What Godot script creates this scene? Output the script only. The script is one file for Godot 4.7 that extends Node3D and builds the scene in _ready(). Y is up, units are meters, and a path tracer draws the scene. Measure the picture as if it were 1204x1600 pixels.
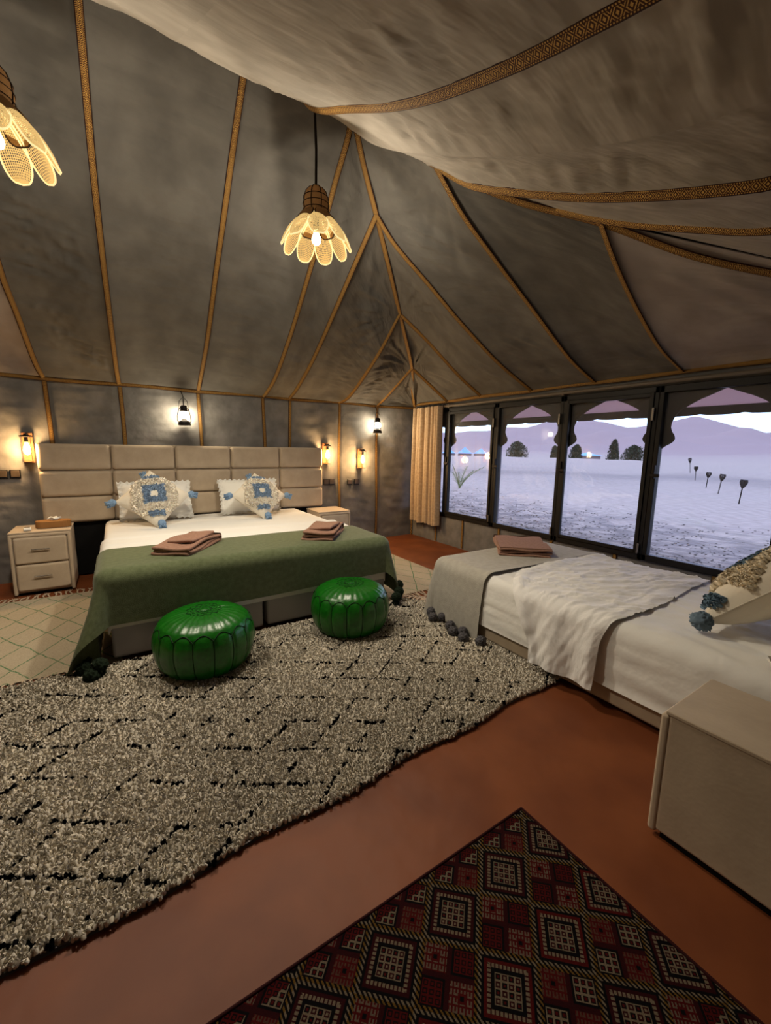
extends Node3D
# A tent bedroom in the desert at dusk. y up, metres. The back wall is z = 0, the window wall is x = 0.

class Geo:
	var v := PackedVector3Array()
	var n := PackedVector3Array()
	var uv := PackedVector2Array()
	var col := PackedColorArray()
	var idx := PackedInt32Array()
	var use_col := false

	func vert(p: Vector3, nn: Vector3, t: Vector2 = Vector2.ZERO, c: Color = Color.WHITE) -> int:
		v.append(p); n.append(nn); uv.append(t); col.append(c)
		return v.size() - 1

	func tri(a: int, b: int, c: int) -> void:
		var g: Vector3 = (v[b] - v[a]).cross(v[c] - v[a])
		if g.dot(n[a] + n[b] + n[c]) > 0.0:
			idx.append_array([a, c, b])
		else:
			idx.append_array([a, b, c])

	func quad(a: int, b: int, c: int, d: int) -> void:
		tri(a, b, c); tri(a, c, d)

	# flat quad with its own normal facing away from `inside`
	func flat(a: Vector3, b: Vector3, c: Vector3, d: Vector3, nn: Vector3, us: float = 1.0, vs: float = 1.0) -> void:
		var i := vert(a, nn, Vector2(0, 0)); vert(b, nn, Vector2(us, 0)); vert(c, nn, Vector2(us, vs)); vert(d, nn, Vector2(0, vs))
		quad(i, i + 1, i + 2, i + 3)

	func box(c: Vector3, s: Vector3, b: Basis = Basis.IDENTITY) -> void:
		for ax in 3:
			for sg in [-1.0, 1.0]:
				var e := Vector3.ZERO; e[ax] = sg * s[ax] * 0.5
				var f := Vector3.ZERO; f[(ax + 1) % 3] = s[(ax + 1) % 3] * 0.5
				var g := Vector3.ZERO; g[(ax + 2) % 3] = s[(ax + 2) % 3] * 0.5
				var nn := Vector3.ZERO; nn[ax] = sg
				flat(c + b * (e - f - g), c + b * (e + f - g), c + b * (e + f + g), c + b * (e - f + g), b * nn, s[(ax + 1) % 3], s[(ax + 2) % 3])

	# rounded box; `warp` may bend each point
	func rbox(c: Vector3, s: Vector3, r: float, k: int = 2, b: Basis = Basis.IDENTITY, inner: int = 1, warp = null) -> void:
		var rr: float = minf(r, minf(s.x, minf(s.y, s.z)) * 0.499)
		var h := s * 0.5 - Vector3(rr, rr, rr)
		var st: Array[float] = []
		for i in k + 1:
			st.append(-1.0 - rr * (1.0 - float(i) / k))
		for i in inner - 1:
			st.append(-1.0 + 2.0 * (i + 1) / inner)
		for i in k + 1:
			st.append(1.0 + rr * float(i) / k)
		var m := st.size()
		for ax in 3:
			for sg in [-1.0, 1.0]:
				var base := v.size()
				for i in m:
					for j in m:
						var q := Vector3.ZERO
						q[ax] = sg
						var core := Vector3.ZERO
						core[ax] = sg * h[ax]
						var off := Vector3.ZERO
						off[ax] = sg
						for w in 2:
							var a2: int = (ax + 1 + w) % 3
							var t: float = st[i] if w == 0 else st[j]
							if t < -1.0:
								core[a2] = -h[a2]; off[a2] = tan((t + 1.0) / rr * PI / 4.0)
							elif t > 1.0:
								core[a2] = h[a2]; off[a2] = tan((t - 1.0) / rr * PI / 4.0)
							else:
								core[a2] = t * h[a2]
						var nn := off.normalized()
						var p := core + nn * rr
						if warp != null:
							p = warp.call(p)
						vert(c + b * p, b * nn, Vector2(p[(ax + 1) % 3], p[(ax + 2) % 3]))
				for i in m - 1:
					for j in m - 1:
						quad(base + i * m + j, base + (i + 1) * m + j, base + (i + 1) * m + j + 1, base + i * m + j + 1)

	# smooth grid of f(u, w); returns first index. us, vs scale the texture coordinates
	func grid(f: Callable, nu: int, nv: int, us: float = 1.0, vs: float = 1.0, flip: bool = false, thick: float = 0.0, cf = null) -> void:
		var pts := PackedVector3Array()
		for i in nu + 1:
			for j in nv + 1:
				pts.append(f.call(float(i) / nu, float(j) / nv))
		grid_points(pts, nu, nv, us, vs, flip, thick, cf)

	func grid_points(pts: PackedVector3Array, nu: int, nv: int, us: float, vs: float, flip: bool, thick: float, cf = null) -> void:
		var w := nv + 1
		var nn := PackedVector3Array(); nn.resize(pts.size())
		for i in nu:
			for j in nv:
				var a := i * w + j
				var g: Vector3 = (pts[a + w] - pts[a]).cross(pts[a + 1] - pts[a]) + (pts[a + 1] - pts[a + w + 1]).cross(pts[a + w] - pts[a + w + 1])
				nn[a] += g; nn[a + 1] += g; nn[a + w] += g; nn[a + w + 1] += g
		for k in nn.size():
			nn[k] = nn[k].normalized() * (-1.0 if flip else 1.0)
		if (pts[0] - pts[nv]).length() < 1e-5 and (pts[nu * w] - pts[nu * w + nv]).length() < 1e-5 and (pts[w] - pts[w + nv]).length() < 1e-5:
			for i in nu + 1:
				var s: Vector3 = (nn[i * w] + nn[i * w + nv]).normalized()
				nn[i * w] = s; nn[i * w + nv] = s
		var layers := 2 if thick > 0.0 else 1
		for l in layers:
			var base := v.size()
			for i in nu + 1:
				for j in w:
					var k := i * w + j
					var cc := Color.WHITE
					if cf != null: cc = cf.call(pts[k])
					vert(pts[k] - nn[k] * thick * l, nn[k] * (1.0 if l == 0 else -1.0), Vector2(us * i / nu, vs * j / nv), cc)
			for i in nu:
				for j in nv:
					var a := base + i * w + j
					var q := [a, a + w, a + w + 1, a + 1]
					# winding straight from the surface normal
					var g: Vector3 = (pts[a - base + w] - pts[a - base]).cross(pts[a - base + w + 1] - pts[a - base])
					if g.length_squared() < 1e-16: g = (pts[a - base + w + 1] - pts[a - base]).cross(pts[a - base + 1] - pts[a - base])
					var s: Vector3 = (n[a] + n[a + w + 1] + n[a + 1] + n[a + w])
					if g.dot(s) > 0.0:
						idx.append_array([q[0], q[2], q[1], q[0], q[3], q[2]])
					else:
						idx.append_array([q[0], q[1], q[2], q[0], q[2], q[3]])

	# tube round a polyline
	func tube(pts: Array, r: float, sides: int = 8, closed: bool = false, r2: float = -1.0, flat_y: float = 1.0) -> void:
		var m := pts.size()
		var base := v.size()
		var up := Vector3.UP
		var last := Vector3.ZERO
		for i in m:
			var a: Vector3 = pts[i - 1] if i > 0 else (pts[m - 1] if closed else pts[0])
			var b: Vector3 = pts[i + 1] if i < m - 1 else (pts[0] if closed else pts[m - 1])
			var d := (b - a).normalized()
			if i == 0:
				up = Vector3.UP if absf(d.y) < 0.9 else Vector3.RIGHT
				up = (up - d * up.dot(d)).normalized()
			else:
				up = (up - d * up.dot(d)).normalized()
			var side := d.cross(up)
			var rad: float = r if r2 < 0.0 else lerpf(r, r2, float(i) / (m - 1))
			for s in sides:
				var an := TAU * s / sides
				var o := side * cos(an) + up * sin(an) * flat_y
				vert(pts[i] + o * rad, o.normalized(), Vector2(float(s) / sides, float(i)))
			last = d
		var rings := m if closed else m - 1
		for i in rings:
			for s in sides:
				var a := base + i * sides + s
				var b := base + i * sides + (s + 1) % sides
				var c := base + ((i + 1) % m) * sides + s
				var d2 := base + ((i + 1) % m) * sides + (s + 1) % sides
				quad(a, c, d2, b)
		if not closed:
			for e in 2:
				var i: int = 0 if e == 0 else m - 1
				var dd: Vector3 = (pts[1] - pts[0]) if e == 0 else (pts[m - 2] - pts[m - 1])
				var nn := -dd.normalized()
				var c := vert(pts[i], nn)
				for s in sides:
					vert(v[base + i * sides + s], nn)
				for s in sides:
					tri(c, c + 1 + s, c + 1 + (s + 1) % sides)

	# profile of (radius, height) turned about y through c
	func lathe(prof: Array, segs: int = 24, c: Vector3 = Vector3.ZERO, b: Basis = Basis.IDENTITY, bump = null) -> void:
		var m := prof.size()
		var pts := PackedVector3Array()
		for i in m:
			for s in segs + 1:
				var an := TAU * (s % segs) / segs
				var r: float = prof[i].x
				var y: float = prof[i].y
				var p := Vector3(cos(an) * r, y, sin(an) * r)
				if bump != null: p = bump.call(p, an, float(i) / (m - 1))
				pts.append(c + b * p)
		# outward when the profile runs upwards
		grid_points(pts, m - 1, segs, 1.0, 1.0, false, 0.0)

	func add(o: Geo, t: Transform3D) -> void:
		var base := v.size()
		for i in o.v.size():
			vert(t * o.v[i], (t.basis * o.n[i]).normalized(), o.uv[i], o.col[i])
		for i in o.idx:
			idx.append(base + i)

	# flat outline (x, y) pushed out along z between z0 and z1
	func plate(poly: PackedVector2Array, z0: float, z1: float, t: Transform3D = Transform3D.IDENTITY) -> void:
		var tr := Geometry2D.triangulate_polygon(poly)
		for e in 2:
			var z: float = z0 if e == 0 else z1
			var nn := t.basis * Vector3(0, 0, -1.0 if e == 0 else 1.0)
			var base := v.size()
			for p in poly:
				vert(t * Vector3(p.x, p.y, z), nn, p)
			for k in range(0, tr.size(), 3):
				tri(base + tr[k], base + tr[k + 1], base + tr[k + 2])
		var cw := 0.0
		for i in poly.size():
			var a := poly[i]; var b := poly[(i + 1) % poly.size()]
			cw += a.x * b.y - b.x * a.y
		for i in poly.size():
			var a := poly[i]; var b := poly[(i + 1) % poly.size()]
			var d := (b - a).normalized()
			var o := Vector2(d.y, -d.x) * (1.0 if cw > 0.0 else -1.0)
			flat(t * Vector3(a.x, a.y, z0), t * Vector3(b.x, b.y, z0), t * Vector3(b.x, b.y, z1), t * Vector3(a.x, a.y, z1), t.basis * Vector3(o.x, o.y, 0))

	func mesh() -> ArrayMesh:
		var a := []
		a.resize(Mesh.ARRAY_MAX)
		a[Mesh.ARRAY_VERTEX] = v
		a[Mesh.ARRAY_NORMAL] = n
		a[Mesh.ARRAY_TEX_UV] = uv
		if use_col: a[Mesh.ARRAY_COLOR] = col
		a[Mesh.ARRAY_INDEX] = idx
		var am := ArrayMesh.new()
		am.add_surface_from_arrays(Mesh.PRIMITIVE_TRIANGLES, a)
		return am


var M := {}
var rng := RandomNumberGenerator.new()
var nz := FastNoiseLite.new()
var taken := {}


func numbered(called: String) -> String:
	var k: int = taken.get(called, 0)
	taken[called] = k + 1
	return called if k == 0 else "%s_%03d" % [called, k]

func tag(o: Node, label: String, category: String, group: String = "") -> Node:
	o.set_meta("label", label)
	o.set_meta("category", category)
	if group != "": o.set_meta("group", group)
	return o

func thing(called: String, label: String, category: String, at: Vector3 = Vector3.ZERO, turn: float = 0.0, group: String = "") -> Node3D:
	var o := Node3D.new()
	o.name = numbered(called)
	add_child(o)
	o.position = at
	o.rotation.y = turn
	tag(o, label, category, group)
	return o

func part(called: String, g, m: Material, parent: Node, at: Vector3 = Vector3.ZERO) -> MeshInstance3D:
	var o := MeshInstance3D.new()
	o.name = called
	o.mesh = g.mesh() if g is Geo else g
	o.material_override = m
	o.position = at
	parent.add_child(o, true)
	return o

func solo(called: String, g: Geo, m: Material, label: String, category: String, group: String = "", at: Vector3 = Vector3.ZERO) -> MeshInstance3D:
	var o := part(numbered(called), g, m, self, at)
	tag(o, label, category, group)
	return o

func struct_node(called: String) -> Node3D:
	var o := Node3D.new()
	o.name = called
	add_child(o)
	o.set_meta("kind", "structure")
	return o

func struct(called: String, g: Geo, m: Material) -> MeshInstance3D:
	var o := part(called, g, m, self)
	o.set_meta("kind", "structure")
	return o

func copy(o: Node3D, called: String, label: String) -> Node3D:
	var c: Node3D = o.duplicate()
	c.name = numbered(called)
	add_child(c)
	c.set_meta("label", label)
	return c

# ---------------------------------------------------------------- materials
func mat(c: Color, rough: float = 0.9, spec: float = 0.3) -> StandardMaterial3D:
	var m := StandardMaterial3D.new()
	m.albedo_color = c
	m.roughness = rough
	m.metallic_specular = spec
	return m

func noise_tex(sd: int, freq: float, oct: int, a: Color, b: Color, size: int = 512, bump: bool = false, lo: float = 0.0, hi: float = 1.0, stretch: float = 1.0) -> NoiseTexture2D:
	var f := FastNoiseLite.new()
	f.seed = sd
	f.frequency = freq
	f.fractal_octaves = oct
	f.noise_type = FastNoiseLite.TYPE_SIMPLEX_SMOOTH
	var t := NoiseTexture2D.new()
	t.width = size
	t.height = int(size * stretch)
	t.seamless = true
	t.noise = f
	if not bump:
		var g := Gradient.new()
		g.set_color(0, a); g.set_offset(0, lo)
		g.set_color(1, b); g.set_offset(1, hi)
		t.color_ramp = g
	return t

func relief(m: StandardMaterial3D, t: Texture2D, cm: float) -> StandardMaterial3D:
	m.heightmap_enabled = true
	m.heightmap_texture = t
	m.heightmap_scale = cm
	return m

func textured(t: Texture2D, sc: Vector3, rough: float = 0.95, spec: float = 0.2) -> StandardMaterial3D:
	var m := mat(Color.WHITE, rough, spec)
	m.albedo_texture = t
	m.uv1_scale = sc
	return m

func braid_image() -> ImageTexture:
	var w := 48
	var h := 192
	var im := Image.create(w, h, false, Image.FORMAT_RGB8)
	var maroon := Color(0.25, 0.125, 0.07)
	var gold := Color(0.76, 0.60, 0.31)
	var r2 := RandomNumberGenerator.new(); r2.seed = 5
	for y in h:
		for x in w:
			var u := absf((x + 0.5) / w - 0.5) * 2.0
			var c := maroon
			var k := float(y % 32) / 32.0
			if u > 0.60 and u < 0.74:
				if (y / 4) % 2 == 0: c = gold
			elif u < 0.52:
				var dd := absf(k - 0.5) * 2.0 + u * 1.2
				if (dd > 0.62 and dd < 0.86) or dd < 0.3 or (dd > 1.12 and dd < 1.3): c = gold
			elif u > 0.80:
				c = Color(0.16, 0.065, 0.045)
			var j := r2.randf_range(0.82, 1.12)
			im.set_pixel(x, y, Color(c.r * j, c.g * j, c.b * j))
	return ImageTexture.create_from_image(im)

func kilim_image() -> ImageTexture:
	var s := 768
	var im := Image.create(s, s, false, Image.FORMAT_RGB8)
	var red := Color(0.42, 0.07, 0.07)
	var black := Color(0.045, 0.035, 0.045)
	var white := Color(0.66, 0.58, 0.48)
	var orange := Color(0.62, 0.24, 0.09)
	var wine := Color(0.26, 0.05, 0.07)
	var r2 := RandomNumberGenerator.new(); r2.seed = 11
	for y in s:
		for x in s:
			var sx := 3.0 * x / s
			var sz := 3.0 * y / s
			var p := sx + sz
			var q := sx - sz + 9.0
			var i := int(floor(p)); var j := int(floor(q))
			var f := p - i; var g := q - j
			var hv := ((i % 6) * 7 + (j % 6) * 5) % 4
			var m := maxf(absf(f - 0.5), absf(g - 0.5))
			var c := black
			var along := f if absf(g - 0.5) > absf(f - 0.5) else g
			if m > 0.445:
				var hatch := int(floor((f + g) * 22.0)) % 2
				c = (white if hv % 2 == 0 else Color(0.58, 0.42, 0.16)) if hatch == 0 else black
			elif (i + j) % 2 == 0:
				if m > 0.40: c = black
				elif m > 0.345: c = red if hv != 2 else wine
				elif m > 0.285:
					c = (orange if hv == 1 else white) if int(floor(along * 44.0)) % 3 != 0 else wine
				elif m > 0.22: c = black
				else:
					var a := (f - 0.28) / 0.11; var b := (g - 0.28) / 0.11
					var fa := a - floorf(a); var fb := b - floorf(b)
					var mm := maxf(absf(fa - 0.5), absf(fb - 0.5))
					if mm > 0.36: c = white if hv != 1 else orange
					elif mm < 0.17: c = white if (int(a) + int(b)) % 2 == 0 else red
					else: c = wine if (int(a) + int(b)) % 2 == 0 else black
			else:
				var a := fmod(f, 0.5) * 2.0; var b := fmod(g, 0.5) * 2.0
				var mm := maxf(absf(a - 0.5), absf(b - 0.5))
				if mm > 0.42: c = wine
				elif (f < 0.5) == (g < 0.5):
					if mm > 0.34: c = black
					else:
						var fa := fmod(a * 4.5 + 0.25, 1.0); var fb := fmod(b * 4.5 + 0.25, 1.0)
						var m3 := maxf(absf(fa - 0.5), absf(fb - 0.5))
						c = (white if hv > 1 else red) if m3 > 0.34 else (black if m3 > 0.2 else red)
				else:
					if mm < 0.07: c = black
					elif mm < 0.14: c = red
					else:
						var k1 := int(floor(a * 18.0)); var k2 := int(floor(b * 18.0))
						var mz := (k1 % 2 == 0 and (k2 % 4 != 1)) or (k2 % 4 == 2 and (k1 % 4 != 3))
						c = (Color(0.56, 0.47, 0.40) if hv < 2 else Color(0.46, 0.30, 0.24)) if mz else (wine if hv % 2 == 0 else red)
			# stitch grain
			var st := 0.78 + 0.22 * absf(sin((x + y) * 0.9))
			var jj := r2.randf_range(0.48, 0.72) * st
			im.set_pixel(x, y, Color(c.r * jj, c.g * jj, c.b * jj))
	return ImageTexture.create_from_image(im)

func runner_image() -> ImageTexture:
	var w := 320
	var h := 512
	var im := Image.create(w, h, false, Image.FORMAT_RGB8)
	var r2 := RandomNumberGenerator.new(); r2.seed = 21
	for y in h:
		for x in w:
			var u := float(x) / w * 0.9
			var k := float(y) / h * 1.6
			var wob := 0.012 * nz.get_noise_2d(u * 300.0, k * 300.0)
			var a := fposmod(u * 0.85 + k * 0.53 + wob, 0.19)
			var b := fposmod(u * 0.85 - k * 0.53 - wob, 0.19)
			var j := r2.randf_range(0.9, 1.06)
			var c := Color(0.68 * j, 0.63 * j, 0.54 * j)
			if (a < 0.008 or b < 0.008) and r2.randf() < 0.75:
				c = Color(0.26, 0.42, 0.28)
			im.set_pixel(x, y, c)
	return ImageTexture.create_from_image(im)

func make_materials() -> void:
	var weave := noise_tex(3, 0.22, 2, Color.BLACK, Color.WHITE, 256, true)
	var creases := noise_tex(4, 0.012, 5, Color.BLACK, Color.WHITE, 512, true)
	var folds := noise_tex(41, 0.010, 5, Color.BLACK, Color.WHITE, 512, true, 0.0, 1.0, 0.25)
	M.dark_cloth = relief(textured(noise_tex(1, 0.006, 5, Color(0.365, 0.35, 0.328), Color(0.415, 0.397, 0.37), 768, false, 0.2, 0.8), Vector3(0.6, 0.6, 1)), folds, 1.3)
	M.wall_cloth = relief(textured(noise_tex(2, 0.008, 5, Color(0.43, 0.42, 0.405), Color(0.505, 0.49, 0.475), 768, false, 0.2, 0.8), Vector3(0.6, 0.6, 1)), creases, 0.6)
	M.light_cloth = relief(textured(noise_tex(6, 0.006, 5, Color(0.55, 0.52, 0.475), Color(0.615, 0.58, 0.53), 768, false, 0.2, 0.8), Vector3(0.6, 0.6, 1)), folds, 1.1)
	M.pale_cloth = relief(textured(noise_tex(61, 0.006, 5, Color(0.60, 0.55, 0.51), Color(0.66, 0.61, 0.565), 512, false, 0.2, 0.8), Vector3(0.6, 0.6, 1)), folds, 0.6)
	M.braid = textured(braid_image(), Vector3(1, 1, 1), 0.8, 0.3)
	M.floor = relief(textured(noise_tex(7, 0.005, 5, Color(0.415, 0.215, 0.105), Color(0.48, 0.262, 0.135), 768, false, 0.2, 0.8), Vector3(0.5, 0.5, 1), 0.55, 0.4), noise_tex(8, 0.01, 4, Color.BLACK, Color.WHITE, 512, true), 0.5)
	M.tan_pad = relief(textured(noise_tex(9, 0.01, 4, Color(0.68, 0.61, 0.52), Color(0.74, 0.67, 0.575), 512), Vector3(1, 1, 1), 0.72, 0.35), weave, 0.04)
	M.tan_pad.rim_enabled = true; M.tan_pad.rim = 0.3
	M.grey_pad = mat(Color(0.68, 0.665, 0.675), 0.85)
	M.black = mat(Color(0.03, 0.028, 0.028), 0.7)
	M.white_linen = relief(mat(Color(0.90, 0.89, 0.865), 0.92), noise_tex(10, 0.012, 4, Color.BLACK, Color.WHITE, 512, true), 0.35)
	M.white_pillow = relief(mat(Color(0.90, 0.89, 0.86), 0.92), noise_tex(12, 0.01, 3, Color.BLACK, Color.WHITE, 256, true), 1.2)
	M.white_sheet = relief(mat(Color(0.90, 0.89, 0.875), 0.9), creases, 0.4)
	M.grey_blanket = relief(textured(noise_tex(13, 0.03, 3, Color(0.64, 0.62, 0.58), Color(0.70, 0.68, 0.635), 256), Vector3(2, 2, 1)), weave, 0.12)
	M.green_throw = relief(textured(noise_tex(14, 0.02, 4, Color(0.335, 0.365, 0.25), Color(0.405, 0.435, 0.315), 512), Vector3(2, 2, 1), 0.85), weave, 0.1)
	M.green_throw.rim_enabled = true; M.green_throw.rim = 0.35
	M.dark_green = mat(Color(0.10, 0.14, 0.09), 0.95)
	M.towel = relief(textured(noise_tex(15, 0.05, 3, Color(0.55, 0.42, 0.355), Color(0.63, 0.49, 0.42), 256), Vector3(3, 3, 1)), weave, 0.15)
	M.pouf = relief(textured(noise_tex(16, 0.02, 4, Color(0.02, 0.33, 0.02), Color(0.035, 0.42, 0.03), 512), Vector3(2, 2, 1), 0.34, 0.5), noise_tex(17, 0.02, 4, Color.BLACK, Color.WHITE, 512, true), 0.1)
	M.pouf.clearcoat_enabled = true; M.pouf.clearcoat = 0.22; M.pouf.clearcoat_roughness = 0.3
	M.pouf_thread = mat(Color(0.02, 0.15, 0.03), 0.6)
	M.wood_tan = relief(textured(noise_tex(18, 0.01, 3, Color(0.52, 0.36, 0.21), Color(0.62, 0.45, 0.27), 256), Vector3(1, 6, 1), 0.6), weave, 0.03)
	M.paper = mat(Color(0.9, 0.9, 0.88), 0.9)
	M.steel = mat(Color(0.55, 0.52, 0.48), 0.35, 0.5); M.steel.metallic = 0.9
	M.iron = mat(Color(0.13, 0.11, 0.10), 0.5, 0.5); M.iron.metallic = 0.6
	M.frame = mat(Color(0.08, 0.065, 0.055), 0.5, 0.4)
	M.arch = mat(Color(0.06, 0.042, 0.032), 0.8, 0.15)
	M.rail = mat(Color(0.42, 0.38, 0.33), 0.55, 0.4)
	M.glass = mat(Color(1, 1, 1, 0.04), 0.02, 0.5); M.glass.transparency = BaseMaterial3D.TRANSPARENCY_ALPHA
	M.curtain = relief(textured(noise_tex(19, 0.03, 4, Color(0.66, 0.57, 0.46), Color(0.76, 0.67, 0.56), 256), Vector3(3, 3, 1)), weave, 0.1)
	M.curtain.backlight_enabled = true; M.curtain.backlight = Color(0.25, 0.22, 0.2)
	M.copper_wood = textured(noise_tex(20, 0.03, 3, Color(0.36, 0.23, 0.15), Color(0.50, 0.34, 0.22), 256), Vector3(2, 5, 1), 0.6)
	M.switch_face = mat(Color(0.30, 0.25, 0.20), 0.4, 0.5)
	M.switch_rim = mat(Color(0.05, 0.04, 0.035), 0.4, 0.5)
	M.rattan = mat(Color(0.70, 0.56, 0.36), 0.7)
	M.rattan.emission_enabled = true; M.rattan.emission = Color(1.0, 0.86, 0.55); M.rattan.emission_energy_multiplier = 0.55
	M.rattan_rim = mat(Color(0.88, 0.76, 0.56), 0.7)
	M.rattan_rim.emission_enabled = true; M.rattan_rim.emission = Color(1.0, 0.91, 0.66); M.rattan_rim.emission_energy_multiplier = 0.95
	M.rattan_dome = relief(mat(Color(0.60, 0.45, 0.28), 0.75), noise_tex(22, 0.12, 2, Color.BLACK, Color.WHITE, 256, true), 0.2)
	M.rattan_dark = mat(Color(0.13, 0.075, 0.04), 0.7)
	M.cord = mat(Color(0.10, 0.065, 0.04), 0.8)
	M.warm_bulb = glow(Color(1.0, 0.80, 0.48), 9.0)
	M.pendant_bulb = glow(Color(1.0, 0.90, 0.66), 9.0)
	M.cool_bulb = glow(Color(1.0, 0.95, 0.84), 7.0)
	M.cream_wool = mat(Color(0.78, 0.72, 0.62), 0.97)
	M.blue_wool = mat(Color(0.50, 0.61, 0.73), 0.97)
	M.slate_wool = mat(Color(0.40, 0.47, 0.53), 0.97)
	M.grey_wool = mat(Color(0.33, 0.32, 0.33), 0.97)
	M.tufts = mat(Color.WHITE, 1.0, 0.0); M.tufts.vertex_color_use_as_albedo = true
	M.cushion = relief(mat(Color(0.86, 0.825, 0.755), 0.95), weave, 0.1)
	M.rug_back = mat(Color(0.46, 0.44, 0.44), 0.98)
	M.fringe = mat(Color(0.72, 0.64, 0.55), 0.95)
	M.kilim = relief(textured(kilim_image(), Vector3(1, 1, 1), 0.95), weave, 0.06)
	M.runner = relief(textured(runner_image(), Vector3(1, 1, 1), 0.96), weave, 0.06)
	M.sand = relief(textured(noise_tex(51, 0.02, 4, Color(0.86, 0.86, 0.86), Color(1, 1, 1), 512, false, 0.2, 0.7, 1.0), Vector3(0.9, 0.3, 1), 0.98, 0.1), noise_tex(52, 0.012, 4, Color.BLACK, Color.WHITE, 512, true, 0.0, 1.0, 0.3), 2.5); M.sand.vertex_color_use_as_albedo = true
	M.awning = mat(Color(0.80, 0.71, 0.69), 0.9); M.awning.backlight_enabled = true; M.awning.backlight = Color(0.7, 0.62, 0.62)
	M.valance = mat(Color(0.10, 0.10, 0.11), 0.9)
	M.pole = mat(Color(0.30, 0.32, 0.36), 0.6)
	M.torch = mat(Color(0.07, 0.065, 0.07), 0.7)
	M.leaf = mat(Color(0.15, 0.21, 0.16), 0.9)
	M.frond = mat(Color(0.27, 0.36, 0.20), 0.85)
	M.trunk = mat(Color(0.20, 0.15, 0.11), 0.9)
	M.blue_tent = mat(Color(0.38, 0.57, 0.72), 0.8)
	M.tent_wall = mat(Color(0.45, 0.40, 0.40), 0.9)
	M.outer_roof = mat(Color(0.25, 0.22, 0.2), 0.95)

func glow(c: Color, e: float) -> StandardMaterial3D:
	var m := mat(c, 0.5)
	m.emission_enabled = true
	m.emission = c
	m.emission_energy_multiplier = e
	return m

func lamp(at: Vector3, c: Color, e: float, size: float, parent: Node, called: String) -> void:
	var l := OmniLight3D.new()
	l.name = called
	l.light_color = c
	l.light_energy = e
	l.light_size = size
	l.omni_range = 20.0
	l.omni_attenuation = 2.0
	l.shadow_enabled = true
	l.position = at
	parent.add_child(l, true)

func beam(at: Vector3, towards: Vector3, half: float, soft: float, e: float, parent: Node) -> void:
	var l := SpotLight3D.new()
	l.name = "pendant_light"
	l.light_color = Color(1.0, 0.95, 0.865)
	l.light_energy = e
	l.light_size = 0.05
	l.spot_range = 20.0
	l.spot_attenuation = 2.0
	l.spot_angle = half
	l.spot_angle_attenuation = soft
	l.shadow_enabled = true
	l.position = at
	l.basis = Basis(Quaternion(Vector3.FORWARD, towards.normalized()))
	parent.add_child(l, true)

const PENDANT_DIRECT := 2.7
const PENDANT_SHADE := 0.66
const SCONCE_ENERGY := 0.62
const LANTERN_ENERGY := 0.50

func _ready() -> void:
	rng.seed = 7
	nz.seed = 3
	nz.frequency = 0.02
	# ---- camera
	var cam := Camera3D.new()
	cam.name = "camera"
	cam.transform = Transform3D(Basis(Vector3(0.83823, 0.01709, 0.54505), Vector3(0.06942, 0.98803, -0.13774), Vector3(-0.54089, 0.15329, 0.82701)).orthonormalized(), Vector3(-3.9959, 1.3864, 5.3249))
	cam.fov = 102.458
	cam.near = 0.05
	cam.far = 2000.0
	add_child(cam)
	cam.current = true
	# ---- sky and exposure
	var we := WorldEnvironment.new()
	we.name = "environment"
	var env := Environment.new()
	env.background_mode = Environment.BG_SKY
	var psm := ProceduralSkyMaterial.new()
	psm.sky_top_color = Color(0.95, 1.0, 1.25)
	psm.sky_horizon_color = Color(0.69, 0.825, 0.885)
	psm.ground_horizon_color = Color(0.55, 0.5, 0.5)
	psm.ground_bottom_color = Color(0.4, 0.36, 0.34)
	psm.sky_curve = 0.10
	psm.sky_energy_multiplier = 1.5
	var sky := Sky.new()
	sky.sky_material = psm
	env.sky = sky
	env.tonemap_mode = Environment.TONE_MAPPER_LINEAR
	env.tonemap_exposure = 1.0
	env.sdfgi_enabled = true
	env.ssao_enabled = true
	env.ssil_enabled = true
	we.environment = env
	add_child(we)

	# ---- added directional light without a seen source, from behind the tent, models the dunes
	var dusk := DirectionalLight3D.new()
	dusk.name = "added_dune_light"
	dusk.light_color = Color(1.0, 0.84, 0.80)
	dusk.light_energy = 0.30
	dusk.light_angular_distance = 22.0
	dusk.sky_mode = DirectionalLight3D.SKY_MODE_LIGHT_ONLY
	dusk.shadow_enabled = true
	dusk.basis = Basis(Quaternion(Vector3.FORWARD, Vector3(0.42, -0.30, 0.86).normalized()))
	add_child(dusk)

	make_materials()
	build_terrain()
	build_shell()
	build_roof()
	build_windows()
	build_king_bed()
	build_single_bed()
	build_nightstands()
	build_rugs()
	build_poufs()
	build_lamps()
	build_small()
	build_outside()


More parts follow.
